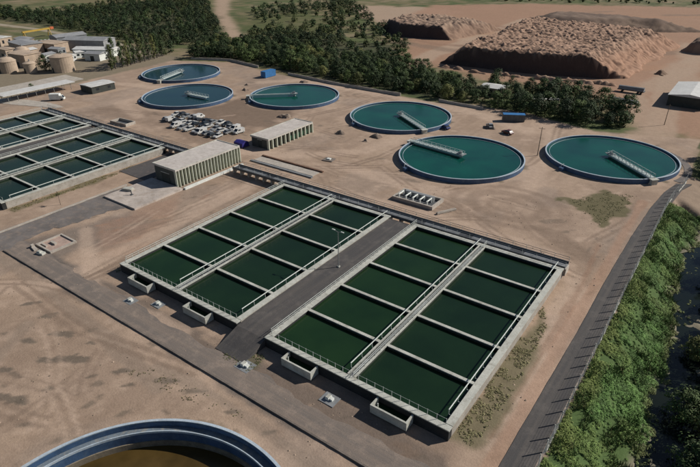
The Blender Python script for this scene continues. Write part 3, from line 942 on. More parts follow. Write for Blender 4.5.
# slab of panels in a trench
sl = thing('concrete_slab', 'long pale jointed concrete slab behind the flume', 'slab', (-108, 115.5, 0))
for i in range(8):
    B(-119.8 + i * 2.95 + 0.03, -119.8 + (i + 1) * 2.95 - 0.03, 113.9, 117.1, -0.2, 0.14 + 0.02 * (i % 3)).build('slab_panel', 'concrete_warm', sl, (-108, 115.5, 0))
B(-120.2, -95.6, 112.6, 113.4, -0.2, 0.3).build('edge_beam', 'steel_grey', sl, (-108, 115.5, 0))
B(-120.2, -95.6, 117.9, 118.5, -0.2, 0.3).build('edge_beam', 'rust', sl, (-108, 115.5, 0))

# pump pit behind the flume
pb = (-63, 117, 0)
pp = thing('pump_pit', 'small concrete pump pit with white pipes behind the flume', 'pump pit', pb)
for b_ in ((-69.0, -57.0, 114.0, 114.5), (-69.0, -57.0, 119.8, 120.3), (-69.0, -68.5, 114.52, 119.78), (-57.5, -57.0, 114.52, 119.78)):
    B(*b_, -0.2, 0.9).build('pit_wall', 'concrete_warm', pp, pb)
B(-68.48, -57.52, 114.52, 119.78, -0.2, 0.1).build('pit_floor', 'steel_dark', pp, pb)
for k in range(5):
    x = -67.6 + k * 2.1
    p_ = MB().tube((x, 115.2, 0.2), (x, 115.2, 1.5), 0.26, 8).tube((x, 115.2, 1.4), (x, 117.6, 1.4), 0.2, 8).tube((x, 117.6, 1.5), (x, 117.6, 0.2), 0.2, 8).build('pipe', 'white', pp, pb)
    MB().tube((x, 116.3, 1.4), (x, 116.3, 1.9), 0.08, 6).tube((x - 0.25, 116.3, 1.9), (x + 0.25, 116.3, 1.9), 0.05, 6).build('valve_wheel', 'rail', p_, pb)
B(-67.5, -59, 118.2, 119.2, 0.1, 1.3).build('pipe_header', 'steel_grey', pp, pb)
o = MB()
o.box(-2.9, 2.9, -0.35, 0.35, 0.0, 0.4)
o.box(-2.7, 2.7, -0.15, 0.15, 0.4, 0.55)
tag(o.build('concrete_beam', 'concrete_warm', None, None, False, (-53.6, 115.2, 0), R(62)), 'pale concrete beam lying beside the pump pit', 'beam')

# foundation pad on the left
fb = (-119.3, 49.2, 0)
fp = thing('foundation_pad', 'small pinkish foundation pad with low kerbs at the yard road corner', 'foundation', fb)
B(-122.2, -116.2, 46.6, 52.0, -0.2, 0.12).build('base', 'brick_pad', fp, fb)
for b_ in ((-122.4, -116.0, 46.2, 46.6), (-122.4, -116.0, 52.0, 52.4), (-122.4, -122.0, 46.62, 51.98), (-116.4, -116.0, 46.62, 51.98)):
    B(*b_, -0.2, 0.4).build('kerb_block', 'concrete_warm', fp, fb)
B(-120.6, -118.6, 48.6, 49.2, 0.12, 0.55).build('plinth', 'concrete_warm', fp, fb)
B(-121.6, -119.4, 47.0, 47.4, 0.12, 0.45).build('plinth', 'concrete_warm', fp, fb)
o = MB().box(-0.9, 0.9, -0.5, 0.5, 0, 0.5).box(-0.7, 0.1, -0.35, 0.35, 0.5, 0.75)
tag(o.build('concrete_block', 'concrete', None, None, False, (-117.6, 44.9, 0), R(12)), 'grey concrete block beside the pinkish foundation pad', 'block')
o = MB().box(-1.4, 1.4, -0.4, 0.4, 0, 0.35).box(-1.0, -0.4, -0.3, 0.3, 0.35, 0.8)
tag(o.build('concrete_block', 'concrete_warm', None, None, False, (-121.3, 45.2, 0), R(-10)), 'low stepped concrete block at the yard road corner', 'block')

# valve pads in front of the basins
def valve_pad(loc, label, s=1.0):
    t = thing('valve_chamber', label, 'valve chamber', (loc[0], loc[1], 0), 0, 'valve chambers in front of the basins')
    B(-1.5 * s, 1.5 * s, -1.2 * s, 1.2 * s, -0.3, 0.05).build('pad', 'steel_grey', t)
    c = MB().box(-0.62 * s, 0.12 * s, -0.5 * s, 0.5 * s, 0.05, 0.5).build('chamber', 'white', t)
    B(-0.55 * s, 0.05 * s, -0.43 * s, 0.43 * s, 0.5, 0.56).build('lid', 'concrete', c)
    B(0.22 * s, 0.72 * s, -0.3 * s, 0.35 * s, 0.05, 0.42).build('cover', 'white', t)
valve_pad((-54.5, 45.4), 'white valve chamber on a dark pad below the raised road')
valve_pad((-38.7, 47.6), 'white valve chamber below the wall between the two right-hand outlet boxes', 0.9)
valve_pad((-85.8, 45.6), 'white valve chamber near the leftmost outlet box', 0.8)
valve_pad((-80.4, 48.0), 'white valve chamber against the shaded wall of the left near basin', 0.8)

# ------------------------------------------------------------------ fence along the river bank
fl = thing('wire_fence', 'wire fence on concrete posts between the asphalt road and the green bank', 'fence', (-8.85, 100, 0))
FP = MB().box(-0.07, 0.07, -0.07, 0.07, -0.4, 2.1)
FP.side_prism([(-0.06, 2.1), (0.06, 2.1), (0.06, 2.45), (-0.06, 2.45)], -0.06, 0.06)
FPM = FP.mesh('post', 'concrete')
def fence_x(y):
    return -8.85 + float(1.7 * sstep(150, 172, np.array(y)))
fys = [30 + 3.0 * i for i in range(48)]
for y in fys:
    o = inst('post', FPM, fl, (fence_x(y) + 8.85, y - 100, 0))
    o.rotation_euler = (R(rng.uniform(-2, 2)), R(rng.uniform(-2.5, 2.5)), R(rng.uniform(-10, 10)))
for h in (0.4, 0.8, 1.2, 1.6, 2.0, 2.35):
    mb = MB()
    for a, b in zip(fys[:-1], fys[1:]):
        mb.tube((fence_x(a) + 8.85, a - 100, h), (fence_x(b) + 8.85, b - 100, h), 0.012, 4)
    mb.build('wire', 'steel_grey', fl)
for a, b in zip(fys[:-1], fys[1:]):
    if rng.random() < 0.6:
        MB().prism([(fence_x(a) + 8.75, a - 99.9), (fence_x(a) + 8.95, a - 99.9), (fence_x(b) + 8.95, b - 100.1), (fence_x(b) + 8.75, b - 100.1)], -0.3, 0.22).build('base_kerb', 'concrete', fl)

# ------------------------------------------------------------------ lamps and poles
def lamp_post(loc, h, label, two=True, rz=0.0):
    t = thing('lamp_post', label, 'lamp post', loc, rz)
    MB().tube((0, 0, 0), (0, 0, h), 0.11, 8, 0.06).build('pole', 'pole', t)
    B(-0.25, 0.25, -0.25, 0.25, 0, 0.25).build('base', 'concrete', t)
    for s in ((-1, 1) if two else (1,)):
        a = MB().tube((0, 0, h - 0.05), (s * 1.1, 0, h + 0.25), 0.045, 6).build('arm', 'pole', t)
        MB().box(s * 1.1 - 0.35, s * 1.1 + 0.35, -0.13, 0.13, h + 0.18, h + 0.30).build('lamp_head', 'rail', a)
    return t
lamp_post((-58.6, 76.5, WT - 0.32), 8.2, 'thin double-armed lamp post on the raised road between the near basins')
t = thing('utility_pole', 'tall thin timber pole at the left rim of the rightmost round tank', 'pole', (-48.6, 168, 0))
MB().tube((0, 0, -0.3), (0.15, 0, 9.2), 0.14, 8, 0.09).build('shaft', 'wood_pole', t)
MB().tube((-0.9, 0, 8.7), (1.1, 0, 8.8), 0.06, 6).build('crossarm', 'wood_pole', t)
t = thing('utility_pole', 'short timber pole beside the dirt path by the white-roofed shed', 'pole', (-21.5, 225, 0))
MB().tube((0, 0, -0.3), (0.1, 0, 7.5), 0.14, 8, 0.09).build('shaft', 'wood_pole', t)
MB().tube((-0.7, 0, 7.0), (0.8, 0, 7.05), 0.06, 6).build('crossarm', 'wood_pole', t)

# ------------------------------------------------------------------ cars
def car(loc, rz, paint_, label):
    t = thing('parked_car', label, 'car', loc, rz, 'parked cars')
    body = MB()
    prof = [(-2.1, 0.35), (-2.15, 0.75), (-1.9, 0.95), (-1.2, 1.0), (1.0, 0.95), (1.95, 0.82), (2.12, 0.6), (2.1, 0.35)]
    body.side_prism(prof, -0.86, 0.86)
    cabp = [(-1.75, 0.96), (-1.35, 1.42), (0.15, 1.46), (0.95, 0.96)]
    k = len(body.v)
    body.build('body', paint_, t)
    cab = MB()
    cab.v += [(-0.82, y, z) for y, z in cabp[:1]] + [(-0.66, cabp[1][0], cabp[1][1]), (-0.66, cabp[2][0], cabp[2][1]), (-0.82, cabp[3][0], cabp[3][1])]
    cab.v += [(-v[0], v[1], v[2]) for v in cab.v[:4]]
    cab.f += [(0, 1, 2, 3), (7, 6, 5, 4), (0, 4, 5, 1), (1, 5, 6, 2), (2, 6, 7, 3)]
    cb = cab.build('windows', 'glass', t)
    B(-0.67, 0.67, -1.34, 0.14, 1.43, 1.5).build('roof', paint_, t)
    for s in (-1, 1):
        for y in (-1.35, 1.3):
            wh = MB().tube((s * 0.72, y, 0.32), (s * 0.9, y, 0.32), 0.32, 14).build('wheel', 'black', t)
            MB().tube((s * 0.89, y, 0.32), (s * 0.915, y, 0.32), 0.19, 10).build('rim', 'rail', wh)
        B(s * 0.6 - 0.15, s * 0.6 + 0.15, 2.02, 2.13, 0.62, 0.76).build('headlight', 'rail', t)
    return t
car((-64.5, 183.0, 0), R(70), 'red_car', 'dark red car parked between the two right-hand round tanks')
car((-85.2, 176.0, 0), R(65), 'blue_car', 'dark blue car parked beside the rim between the two middle teal tanks')
car((-72.5, 186.5, 0), R(40), 'rust_car' if 'rust_car' in M else 'silver_car', 'silver car parked behind the nearest round teal tank')

def van(loc, rz, paint_, label):
    t = thing('parked_van', label, 'van', loc, rz, 'vehicles in the pound')
    MB().side_prism([(-2.3, 0.4), (-2.35, 1.9), (1.0, 1.95), (1.75, 1.15), (2.3, 1.0), (2.35, 0.4)], -0.92, 0.92).build('body', paint_, t)
    MB().side_prism([(1.06, 1.93), (1.12, 1.93), (1.80, 1.17), (1.74, 1.17)], -0.8, 0.8).build('windscreen', 'glass', t)
    for s in (-1, 1):
        B(s * 0.93 - 0.012, s * 0.93 + 0.012, -0.2, 0.95, 1.25, 1.75).build('window', 'glass', t)
        for y in (-1.5, 1.5):
            wh = MB().tube((s * 0.76, y, 0.34), (s * 0.95, y, 0.34), 0.34, 14).build('wheel', 'black', t)
            MB().tube((s * 0.94, y, 0.34), (s * 0.96, y, 0.34), 0.2, 10).build('rim', 'rail', wh)
        B(s * 0.68 - 0.15, s * 0.68 + 0.15, 2.28, 2.37, 0.7, 0.88).build('headlight', 'rail', t)
    return t
M['white_car'] = surf('dusty_white_car_paint', (0.56, 0.555, 0.53), 0.12, 0.9, 0.4, 0, (0.4, 0.37, 0.33))
M['dark_car'] = surf('dark_car_paint', (0.03, 0.032, 0.036), 0.1, 1.0, 0.35)
protos = [car((0, 0, 0), 0, 'white_car', 'x'), van((0, 0, 0), 0, 'white_car', 'x'), car((0, 0, 0), 0, 'silver_car', 'x'), car((0, 0, 0), 0, 'dark_car', 'x')]
used = [False] * 4
names = ('dusty white car', 'white van', 'silver car', 'dark car')
vehicle_rows = [((-179.5, 131.5), (-168.5, 133.2), 5, 'back row, left end'), ((-166.0, 131.8), (-156.5, 133.8), 4, 'back row, middle'), ((-153.0, 133.4), (-147.0, 132.4), 3, 'back row, right end'),
                ((-177.6, 126.2), (-168.0, 126.0), 5, 'middle row, left end'), ((-165.6, 127.4), (-157.0, 128.6), 4, 'middle row, centre'), ((-152.6, 128.0), (-146.0, 127.6), 3, 'middle row, right end'),
                ((-167.5, 121.6), (-160.2, 122.2), 3, 'front row, left part'), ((-156.6, 122.6), (-146.0, 122.4), 5, 'front row, right part'), ((-143.0, 130.2), (-143.0, 130.2), 1, 'right of the other rows')]
for (a, b, n, where) in vehicle_rows:
    for i in range(n):
        t_ = i / max(1, n - 1)
        k = rng.choice((0, 0, 0, 0, 1, 2, 2, 3))
        o = protos[k] if not used[k] else copy_tree(protos[k])
        used[k] = True
        o.location = (a[0] + (b[0] - a[0]) * t_ + rng.uniform(-.2, .2), a[1] + (b[1] - a[1]) * t_ + rng.uniform(-.5, .5), 0)
        o.rotation_euler = (0, 0, rng.choice((0, math.pi)) + R(rng.uniform(-9, 9)))
        s_ = rng.uniform(0.88, 1.0)
        o.scale = (s_, s_, s_)
        tag(o, names[k] + ' in the vehicle pound behind the finned building, ' + where, 'van' if k == 1 else 'car', 'vehicles in the pound')

# ------------------------------------------------------------------ containers, sheds
def container(loc, rz, L, W, H, mat, label, roof=None):
    t = thing('shipping_container', label, 'container', loc, rz)
    mb = MB()
    n = int(L / 0.5)
    pts = []
    for i in range(n):
        y = -L / 2 + i * L / n
        d = 0.06 if i % 2 else 0.0
        pts += [(W / 2 - d, y), (W / 2 - d, y + L / n * 0.8)]
    left = [(-p[0], p[1]) for p in reversed(pts)]
    mb.prism(pts + left, 0.1, H - 0.08)
    mb.build('shell', mat, t)
    B(-W / 2, W / 2, -L / 2, L / 2, H - 0.08, H).build('roof', roof or mat, t)
    for s in (-1, 1):
        B(s * W / 4 - W / 4 + 0.05, s * W / 4 + W / 4 - 0.05, -L / 2 - 0.06, -L / 2 - 0.01, 0.15, H - 0.15).build('door', mat, t)
    return t
container((-195.6, 201.2, 0), 0, 7.5, 3.2, 3.0, 'blue', 'bright blue container by the tree belt behind the teal tank')
container((-68.4, 198.6, 0), R(-62), 8.0, 2.8, 2.7, 'steel_dark', 'dark container with a blue roof at the edge of the trees behind the near tanks', 'blue')
o = thing('tarpaulin_stack', 'dark blue tarpaulin-covered stack at the end of the green-panelled building', 'stack', (-132.4, 120.8, 0))
MB().side_prism([(-1.6, 0), (-1.4, 1.5), (0, 2.0), (1.4, 1.6), (1.7, 0)], -2.0, 2.0).build('cover', 'navy', o)
B(-2.2, 2.2, -1.8, 1.8, -0.1, 0.12).build('pallet', 'rust', o)

def shed(name, label, x0, x1, y0, y1, H, wall, roof, pitch=0.6, door=True, cat='shed', rz=0.0, wins=0):
    cx_, cy_ = (x0 + x1) / 2, (y0 + y1) / 2
    t = thing(name, label, cat, (cx_, cy_, 0), rz)
    hx, hy = (x1 - x0) / 2, (y1 - y0) / 2
    B(-hx, hx, -hy, hy, -0.6, H).build('wall', wall, t)
    rf = MB()
    e = 0.35
    if hx > hy:      # ridge along x
        rf.side_prism([(-hy - e, H), (-hy - e, H + 0.15), (0, H + pitch + 0.15), (hy + e, H + 0.15), (hy + e, H)], -hx - e, hx + e)
    else:
        poly = [(-hx - e, H), (-hx - e, H + 0.15), (0, H + pitch + 0.15), (hx + e, H + 0.15), (hx + e, H)]
        k = len(poly)
        n = len(rf.v)
        rf.v += [(p[0], -hy - e, p[1]) for p in poly] + [(p[0], hy + e, p[1]) for p in poly]
        rf.f.append(tuple(range(k)))
        rf.f.append(tuple(k + k - 1 - i for i in range(k)))
        for i in range(k):
            j = (i + 1) % k
            rf.f.append((j, i, k + i, k + j))
    rf.build('roof', roof, t)
    if door:
        B(-1.2, 1.2, -hy - 0.05, -hy - 0.005, -0.1, min(2.6, H - 0.4)).build('door', 'building_dark', t)
    for i in range(wins):
        y = -hy + (i + 0.5) * 2 * hy / wins
        B(hx + 0.004, hx + 0.06, y - 0.7, y + 0.7, H * 0.4, H * 0.75).build('window', 'glass', t)
    return t

shed('long_shed', 'long white-roofed shed with dark sides at the right edge', -25.5, -11, 254, 280, 4.2, 'building_dark', 'roof_white', 1.0, True, 'shed', 0, 6)
shed('small_shed', 'white-roofed shed half hidden among the trees left of centre belt', -95, -85.5, 228, 236, 3.2, 'beige', 'roof_white', 0.7, True, 'shed', 0, 2)
shed('small_shed', 'small white-roofed hut deep among the right-hand trees', -70.5, -65.5, 221, 225.5, 2.8, 'beige', 'roof_white', 0.5)
shed('small_shed', 'tiny pale hut beside the hut among the right-hand trees', -64, -60.8, 226, 229, 2.6, 'beige', 'roof_white', 0.4)
shed('dark_shed', 'dark-sided shed with a white roof behind the far left basins', -246, -237, 131.5, 143, 3.0, 'building_dark', 'roof_white', 0.3, True, 'shed', 0, 2)
# long canopy
cb_ = (-256.5, 117, 0)
t = thing('canopy', 'long white flat canopy on posts at the left edge', 'canopy', cb_)
B(-260.2, -252.6, 101, 133, 3.0, 3.25).build('roof', 'roof_white', t, cb_)
for y in range(8):
    for x in (-259.4, -253.4):
        MB().tube((x, 103 + y * 4, -0.2), (x, 103 + y * 4, 3.0), 0.12, 6).build('post', 'pole', t, cb_)
# box van
t = thing('box_van', 'white box van parked behind the far left basins', 'van', (-240.5, 117.2, 0), R(-50))
B(-1.1, 1.1, -2.9, 1.4, 0.5, 2.8).build('cargo_box', 'white', t)
MB().side_prism([(1.45, 0.45), (1.45, 2.1), (2.2, 2.1), (2.8, 1.2), (3.0, 1.1), (3.0, 0.45)], -1.0, 1.0).build('cab', 'white', t)
MB().side_prism([(2.24, 2.02), (2.30, 2.02), (2.86, 1.2), (2.80, 1.2)], -0.85, 0.85).build('windscreen', 'glass', t)
for s in (-1, 1):
    for y in (-1.8, 2.1):
        MB().tube((s * 0.85, y, 0.42), (s * 1.08, y, 0.42), 0.42, 14).build('wheel', 'black', t)
# trailer with timber/pipe load
t = thing('flatbed_trailer', 'grey flatbed trailer loaded with pipes by the foot of the dark mound', 'trailer', (-41.7, 267.5, 0), R(88))
B(-1.3, 1.3, -5.5, 5.5, 0.9, 1.15).build('bed', 'steel_dark', t)
for k in range(3):
    for j in range(5 - k):
        MB().tube((-1.05 + j * 0.52 + k * 0.26, -5.2, 1.42 + k * 0.47), (-1.05 + j * 0.52 + k * 0.26, 5.2, 1.42 + k * 0.47), 0.25, 8).build('pipe', 'roof_grey', t)
for s in (-1, 1):
    for y in (-4.2, -3.0, 3.4):
        MB().tube((s * 0.95, y, 0.45), (s * 1.25, y, 0.45), 0.45, 12).build('wheel', 'black', t)
# stacked slabs under the trailer
t = thing('pipe_stack', 'low grey stack of pipes on the ground below the loaded trailer', 'stack', (-40.5, 250, 0), R(85))
for k in range(2):
    for j in range(6 - k):
        MB().tube((-1.6 + j * 0.62 + k * 0.31, -5, 0.3 + k * 0.5), (-1.6 + j * 0.62 + k * 0.31, 5, 0.3 + k * 0.5), 0.29, 8).build('pipe', 'roof_grey', t)

# boundary wall along the tree belt
def bwall(pts, h, label):
    base = (pts[0][0], pts[0][1], 0)
    t = thing('boundary_wall', label, 'wall', base)
    for (ax, ay), (bx, by) in zip(pts[:-1], pts[1:]):
        L = math.hypot(bx - ax, by - ay)
        n = max(1, int(L / 4))
        a = math.atan2(by - ay, bx - ax)
        for i in range(n):
            s = i / n
            o = B(0.03, L / n - 0.03, -0.14, 0.14, -0.4, h * rng.uniform(0.85, 1.05)).build('wall_panel', 'concrete_warm', t, None, False,
                  (ax + (bx - ax) * s - base[0], ay + (by - ay) * s - base[1], 0), a)
bwall([(-262, 208), (-240, 217), (-214, 213)], 1.3, 'low pale panel wall below the trees behind the two blue tanks')
bwall([(-190, 209.5), (-160, 206.5), (-122, 206)], 1.2, 'low pale panel wall under the tree belt behind the middle tanks')
bwall([(-104, 207), (-84, 206.5)], 1.1, 'short pale panel wall at the right end of the tree belt')

# ------------------------------------------------------------------ left industrial works
def silo(loc, r_, h, dome, label, mat='beige'):
    t = thing('silo', label, 'silo', loc, 0, 'beige silos of the works')
    MB().lathe([(r_, -0.5), (r_, h)], 28).build('shell', mat, t)
    MB().lathe([(r_ + 0.15, h), (r_ + 0.15, h + 0.2), (r_ * 0.6, h + dome * 0.7), (0.3, h + dome), (0.0, h + dome)], 28).build('roof', mat, t)
    MB().tube((r_ * 0.2, 0, h + dome), (r_ * 0.2, 0, h + dome + 0.9), 0.3, 8).build('vent', 'steel_grey', t)
    B(-0.7, 0.7, -r_ - 0.1, -r_ + 0.3, 0, 2.4).build('door', 'building_dark', t)
silo((-294, 150.5, 0), 5.6, 7.5, 1.4, 'round beige silo with a shallow roof nearest the canopies')
silo((-305, 139, 0), 3.0, 4.6, 1.2, 'small beige silo just left of the dark round tree')
silo((-316, 133, 0), 4.4, 5.5, 2.4, 'domed beige silo at the left edge')
silo((-338, 152, 0), 4.0, 6.0, 2.2, 'slim beige silo rising behind the dark round tree')
for k, (x_, y_, w_, d_, h_, m1, m2, lab) in enumerate((
        (-346, 158, 7, 9, 4.5, 'beige', 'roof_white', 'small beige works hut with a pale roof behind the silos'), (-356, 152, 8, 6, 5, 'beige', 'beige', 'squat beige works block at the left edge behind the silos'),
        (-328, 160, 6, 8, 3.6, 'white', 'roof_grey', 'small white works hut right of the slim silo'), (-318, 166, 9, 5, 3.2, 'roof_white', 'roof_white', 'low white lean-to in front of the broken beige building'),
        (-384, 176, 10, 8, 5, 'beige', 'roof_grey', 'beige works block below the left end of the gantry'), (-338, 172, 7, 6, 4, 'steel_grey', 'roof_grey', 'dark grey works hut left of the white-walled warehouse'),
        (-400, 168, 12, 9, 5.5, 'beige', 'roof_white', 'pale works block at the left edge below the gantry'), (-322, 176, 5, 5, 3, 'white', 'roof_white', 'tiny white hut beside the white-walled warehouse'))):
    shed('works_hut', lab, x_ - w_ / 2, x_ + w_ / 2, y_ - d_ / 2, y_ + d_ / 2, h_, m1, m2, 0.7, True, 'hut', R(rng.uniform(-20, 30)), 2)
shed('block_house', 'weathered beige block building among the silos', -332, -318, 142, 152, 6.5, 'beige', 'beige', 0.5, True, 'building', R(8))
shed('block_house', 'low beige block building behind the silos', -372, -352, 160, 172, 6.0, 'beige', 'roof_grey', 0.8, True, 'building', R(-5))
shed('block_house', 'broken beige building below the yellow gantry', -360, -344, 172, 182, 5.5, 'beige', 'beige', 0.4, True, 'building', R(10))
shed('warehouse', 'long grey-roofed warehouse behind the slim trees', -358, -330, 190, 203, 5.5, 'roof_grey', 'roof_grey', 1.4, True, 'warehouse', R(25))
shed('warehouse', 'dark-ended grey warehouse beside the yellow gantry', -372, -360, 186, 205, 6.0, 'steel_grey', 'roof_grey', 1.2, True, 'warehouse', R(-8))
shed('warehouse', 'low white-walled warehouse in front of the grey one', -330, -306, 180, 190, 4.0, 'white', 'roof_white', 0.9, True, 'warehouse', R(28))
shed('white_house', 'small white house at the foot of the slim trees', -312, -302, 174, 181, 3.6, 'white', 'roof_grey', 0.9, True, 'house', R(20))
# yellow gantry
t = thing('gantry_crane', 'yellow gantry beam with an orange end over the left works', 'gantry', (-414, 200, 0), R(8))
MB().box(-0.6, 0.6, -11, 10, 4.2, 5.2).build('beam', 'yellow', t)
MB().box(-0.8, 0.8, 10.05, 12.6, 4.0, 5.5).build('trolley', 'orange', t)
for y in (-10, 9):
    for s in (-1, 1):
        MB().tube((s * 2.0, y, -0.5), (s * 0.5, y, 4.3), 0.3, 6).build('leg', 'yellow', t)
for k in range(6):
    x_, y_ = -393 + 0.7 * k, 183 + 2.4 * k
    car((x_, y_, 0), R(rng.uniform(-100, -80)), 'white', 'white car parked below the yellow gantry')

# ------------------------------------------------------------------ earth mounds
def mound(name, poly, widths, H, step, label, amp, cell, cols, seed, shade_edges=0):
    xs_ = np.arange(min(p[0] for p in poly) - 6, max(p[0] for p in poly) + 6, step)
    ys_ = np.arange(min(p[1] for p in poly) - 6, max(p[1] for p in poly) + 6, step)
    X, Y = np.meshgrid(xs_, ys_)
    x, y = X.ravel(), Y.ravel()
    wob = 3.0 * (fbm(x / 9, y / 9, seed, 3) - 0.5) + 9.0 * (fbm(x / 22, y / 22, seed + 30, 3) - 0.5)
    f = np.full(x.shape, 9.0)
    near_e = np.full(x.shape, 99)
    k = len(poly)
    area = sum(poly[i][0] * poly[(i + 1) % k][1] - poly[(i + 1) % k][0] * poly[i][1] for i in range(k))
    for i in range(k):
        (ax, ay), (bx, by) = poly[i], poly[(i + 1) % k]
        L = math.hypot(bx - ax, by - ay)
        d = ((bx - ax) * (y - ay) - (by - ay) * (x - ax)) / L * (1 if area > 0 else -1)
        fi = (d + wob * min(1, widths[i] / 6)) / widths[i]
        near_e = np.where(fi < f, i, near_e)
        f = np.minimum(f, fi)
    body = sstep(0.0, 1.0, f)
    lin = np.clip(f, 0, 1)
    prof = 0.2 * body + 0.8 * lin ** 0.85
    ca, sa = math.cos(0.6), math.sin(0.6)
    clod = (vn((x * ca + y * sa) / cell, (y * ca - x * sa) / cell * 1.1, seed + 3) ** 1.3 * 0.7 + 0.45 * vn(x / cell * 2.1, y / cell * 2.1, seed + 4))
    gull = fbm(x / 2.5, y / 2.5, seed + 9, 3)
    z = H * prof * (0.9 + 0.18 * fbm(x / 30, y / 30, seed + 6, 3)) + amp * (clod - 0.5) * sstep(0.55, 1.0, f) + (gull - 0.5) * 1.3 * sstep(0.02, .3, f) - 1.1 * (1 - np.abs(2 * vn(x / 3.2, y / 3.2, seed + 20) - 1)) ** 2 * sstep(0.0, 0.3, f) * sstep(1.1, 0.7, f)
    z = np.where(f <= 0, -1.2, z)
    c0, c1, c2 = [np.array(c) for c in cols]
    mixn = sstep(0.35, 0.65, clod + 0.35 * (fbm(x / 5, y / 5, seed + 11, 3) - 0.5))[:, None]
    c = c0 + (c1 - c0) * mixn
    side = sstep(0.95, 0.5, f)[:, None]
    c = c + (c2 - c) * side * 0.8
    if shade_edges:  # painted shade: cut faces turned from the sun get a darker earth colour
        c = c + (np.array((0.075, 0.052, 0.045)) - c) * (sstep(1.3, 0.85, f) * (near_e < shade_edges))[:, None]
    nx_, ny_ = len(xs_), len(ys_)
    idx_ = np.arange(nx_ * ny_).reshape(ny_, nx_)
    fc = np.stack([idx_[:-1, :-1], idx_[:-1, 1:], idx_[1:, 1:], idx_[1:, :-1]], -1).reshape(-1, 4)
    keep = (f > -0.8)[fc].all(1)
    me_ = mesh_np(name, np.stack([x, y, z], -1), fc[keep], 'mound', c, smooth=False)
    return tag(inst(name, me_, None, (0, 0, 0)), label, 'earth mound', kind='structure')

mound('earth_mound', [(-141, 277), (-107, 276.5), (-88, 280), (-57, 288), (-50, 294), (-46, 345), (-42, 412), (-80, 418), (-122, 432), (-152, 434)],
      [1.2, 1.2, 1.2, 1.4, 10, 18, 20, 20, 20, 14], 10.0, 0.55, 'large flat-topped earth mound with a dark vertical cut face', 2.0, 1.6,
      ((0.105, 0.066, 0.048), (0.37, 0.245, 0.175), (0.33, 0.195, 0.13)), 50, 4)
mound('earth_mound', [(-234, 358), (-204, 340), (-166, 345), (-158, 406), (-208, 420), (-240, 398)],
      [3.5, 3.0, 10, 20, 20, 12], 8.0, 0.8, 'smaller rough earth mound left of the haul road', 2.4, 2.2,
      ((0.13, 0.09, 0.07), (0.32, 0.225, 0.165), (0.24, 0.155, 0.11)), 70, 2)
mound('earth_mound', [(-150, 408), (-112, 430), (-60, 425), (-40, 425), (-30, 470), (-90, 500), (-160, 490)],
      [14, 14, 14, 14, 20, 20, 20], 7.0, 1.8, 'dark brown spoil heap behind the large mound', 1.0, 6.0,
      ((0.15, 0.108, 0.085), (0.20, 0.145, 0.11), (0.19, 0.135, 0.10)), 90)
mound('earth_mound', [(-38, 385), (-22, 378), (-8, 395), (-12, 425), (-34, 425)],
      [4, 5, 8, 8, 6], 7.0, 1.2, 'broken tan spoil heap at the top right edge', 2.0, 5.0,
      ((0.17, 0.12, 0.09), (0.36, 0.26, 0.19), (0.26, 0.18, 0.13)), 110)
mound('earth_mound', [(-41, 312), (-36, 310), (-34, 316), (-39, 319)],
      [2, 2, 2, 2], 1.8, 0.6, 'small dark heap of earth on the haul road', 0.6, 1.5,
      ((0.16, 0.11, 0.08), (0.26, 0.18, 0.13), (0.2, 0.14, 0.10)), 130)
for k, (x_, y_, s_) in enumerate(((-128, 268, 3.5), (-113, 266, 3), (-97, 268, 4), (-80, 270, 3.5), (-66, 274, 4), (-55, 276, 3))):
    mound('spoil_heap', [(x_ - s_ * 2, y_ - 1.5), (x_ + s_ * 2, y_ - 1.8), (x_ + s_ * 2.2, y_ + 2.2), (x_ - s_ * 1.8, y_ + 2.4)],
          [2, 2.5, 2, 2.5], 1.7, 0.7, 'low reddish spoil ridge at the foot of the dark cut face', 0.7, 1.6,
          ((0.24, 0.15, 0.105), (0.36, 0.25, 0.18), (0.28, 0.18, 0.125)), 200 + k)
    bpy.context.scene.collection.objects[-1]['group'] = 'spoil ridges below the cut face'

for k, (x_, y_, s_, lab) in enumerate(((-100.5, 154.1, 1.6, 'small dark heap of rubble left of the nearest teal tank'), (-101.2, 148.5, 1.1, 'tiny heap of rubble nearest the left rim of the nearest teal tank'),
        (-173.7, 201.6, 1.6, 'small heap of rubble behind the thin-walkway teal tank'), (-185.7, 175.1, 1.6, 'small dark heap between the deep blue tank and the thin-walkway tank'),
        (-191.7, 182.3, 1.3, 'small dark heap just behind the deep blue tank'), (-71.5, 185.8, 1.5, 'brown heap of earth beside the silver car'), (-131.2, 149.8, 2.2, 'heap of earth behind the green-panelled building'),
        (-142.6, 154.0, 2.0, 'low dark heap on the damp ground behind the parked vehicles'), (-113, 150, 1.8, 'low heap of earth between the green-panelled building and the middle tank'))):
    mound('rubble_heap', [(x_ - s_ * 1.6, y_ - s_), (x_ + s_ * 1.3, y_ - s_ * 1.1), (x_ + s_ * 1.5, y_ + s_), (x_ - s_ * 1.2, y_ + s_ * 1.2)],
          [1.2, 1.3, 1.2, 1.4], 0.8, 0.3, lab, 0.8, 0.7, ((0.11, 0.085, 0.07), (0.30, 0.24, 0.19), (0.16, 0.12, 0.095)), 300 + k)
t = thing('manhole_chamber', 'square concrete manhole with a white lid on the yard behind the flume', 'manhole', (-100.5, 127.3, 0), R(10))
B(-1.7, 1.7, -1.4, 1.4, -0.2, 0.2).build('slab', 'kerb', t)
B(-0.6, 0.6, -0.5, 0.5, 0.2, 0.5).build('lid', 'white', t)
t = thing('concrete_tank', 'small open concrete chamber behind the far left flume', 'chamber', (-187.5, 113.2, 0), R(4))
for b_ in ((-4.5, 4.5, -2.2, -1.9), (-4.5, 4.5, 1.9, 2.2), (-4.5, -4.2, -1.88, 1.88), (4.2, 4.5, -1.88, 1.88)):
    B(*b_, -0.2, 1.0).build('chamber_wall', 'concrete_warm', t)
B(-4.18, 4.18, -1.88, 1.88, -0.2, 0.12).build('floor', 'steel_dark', t)
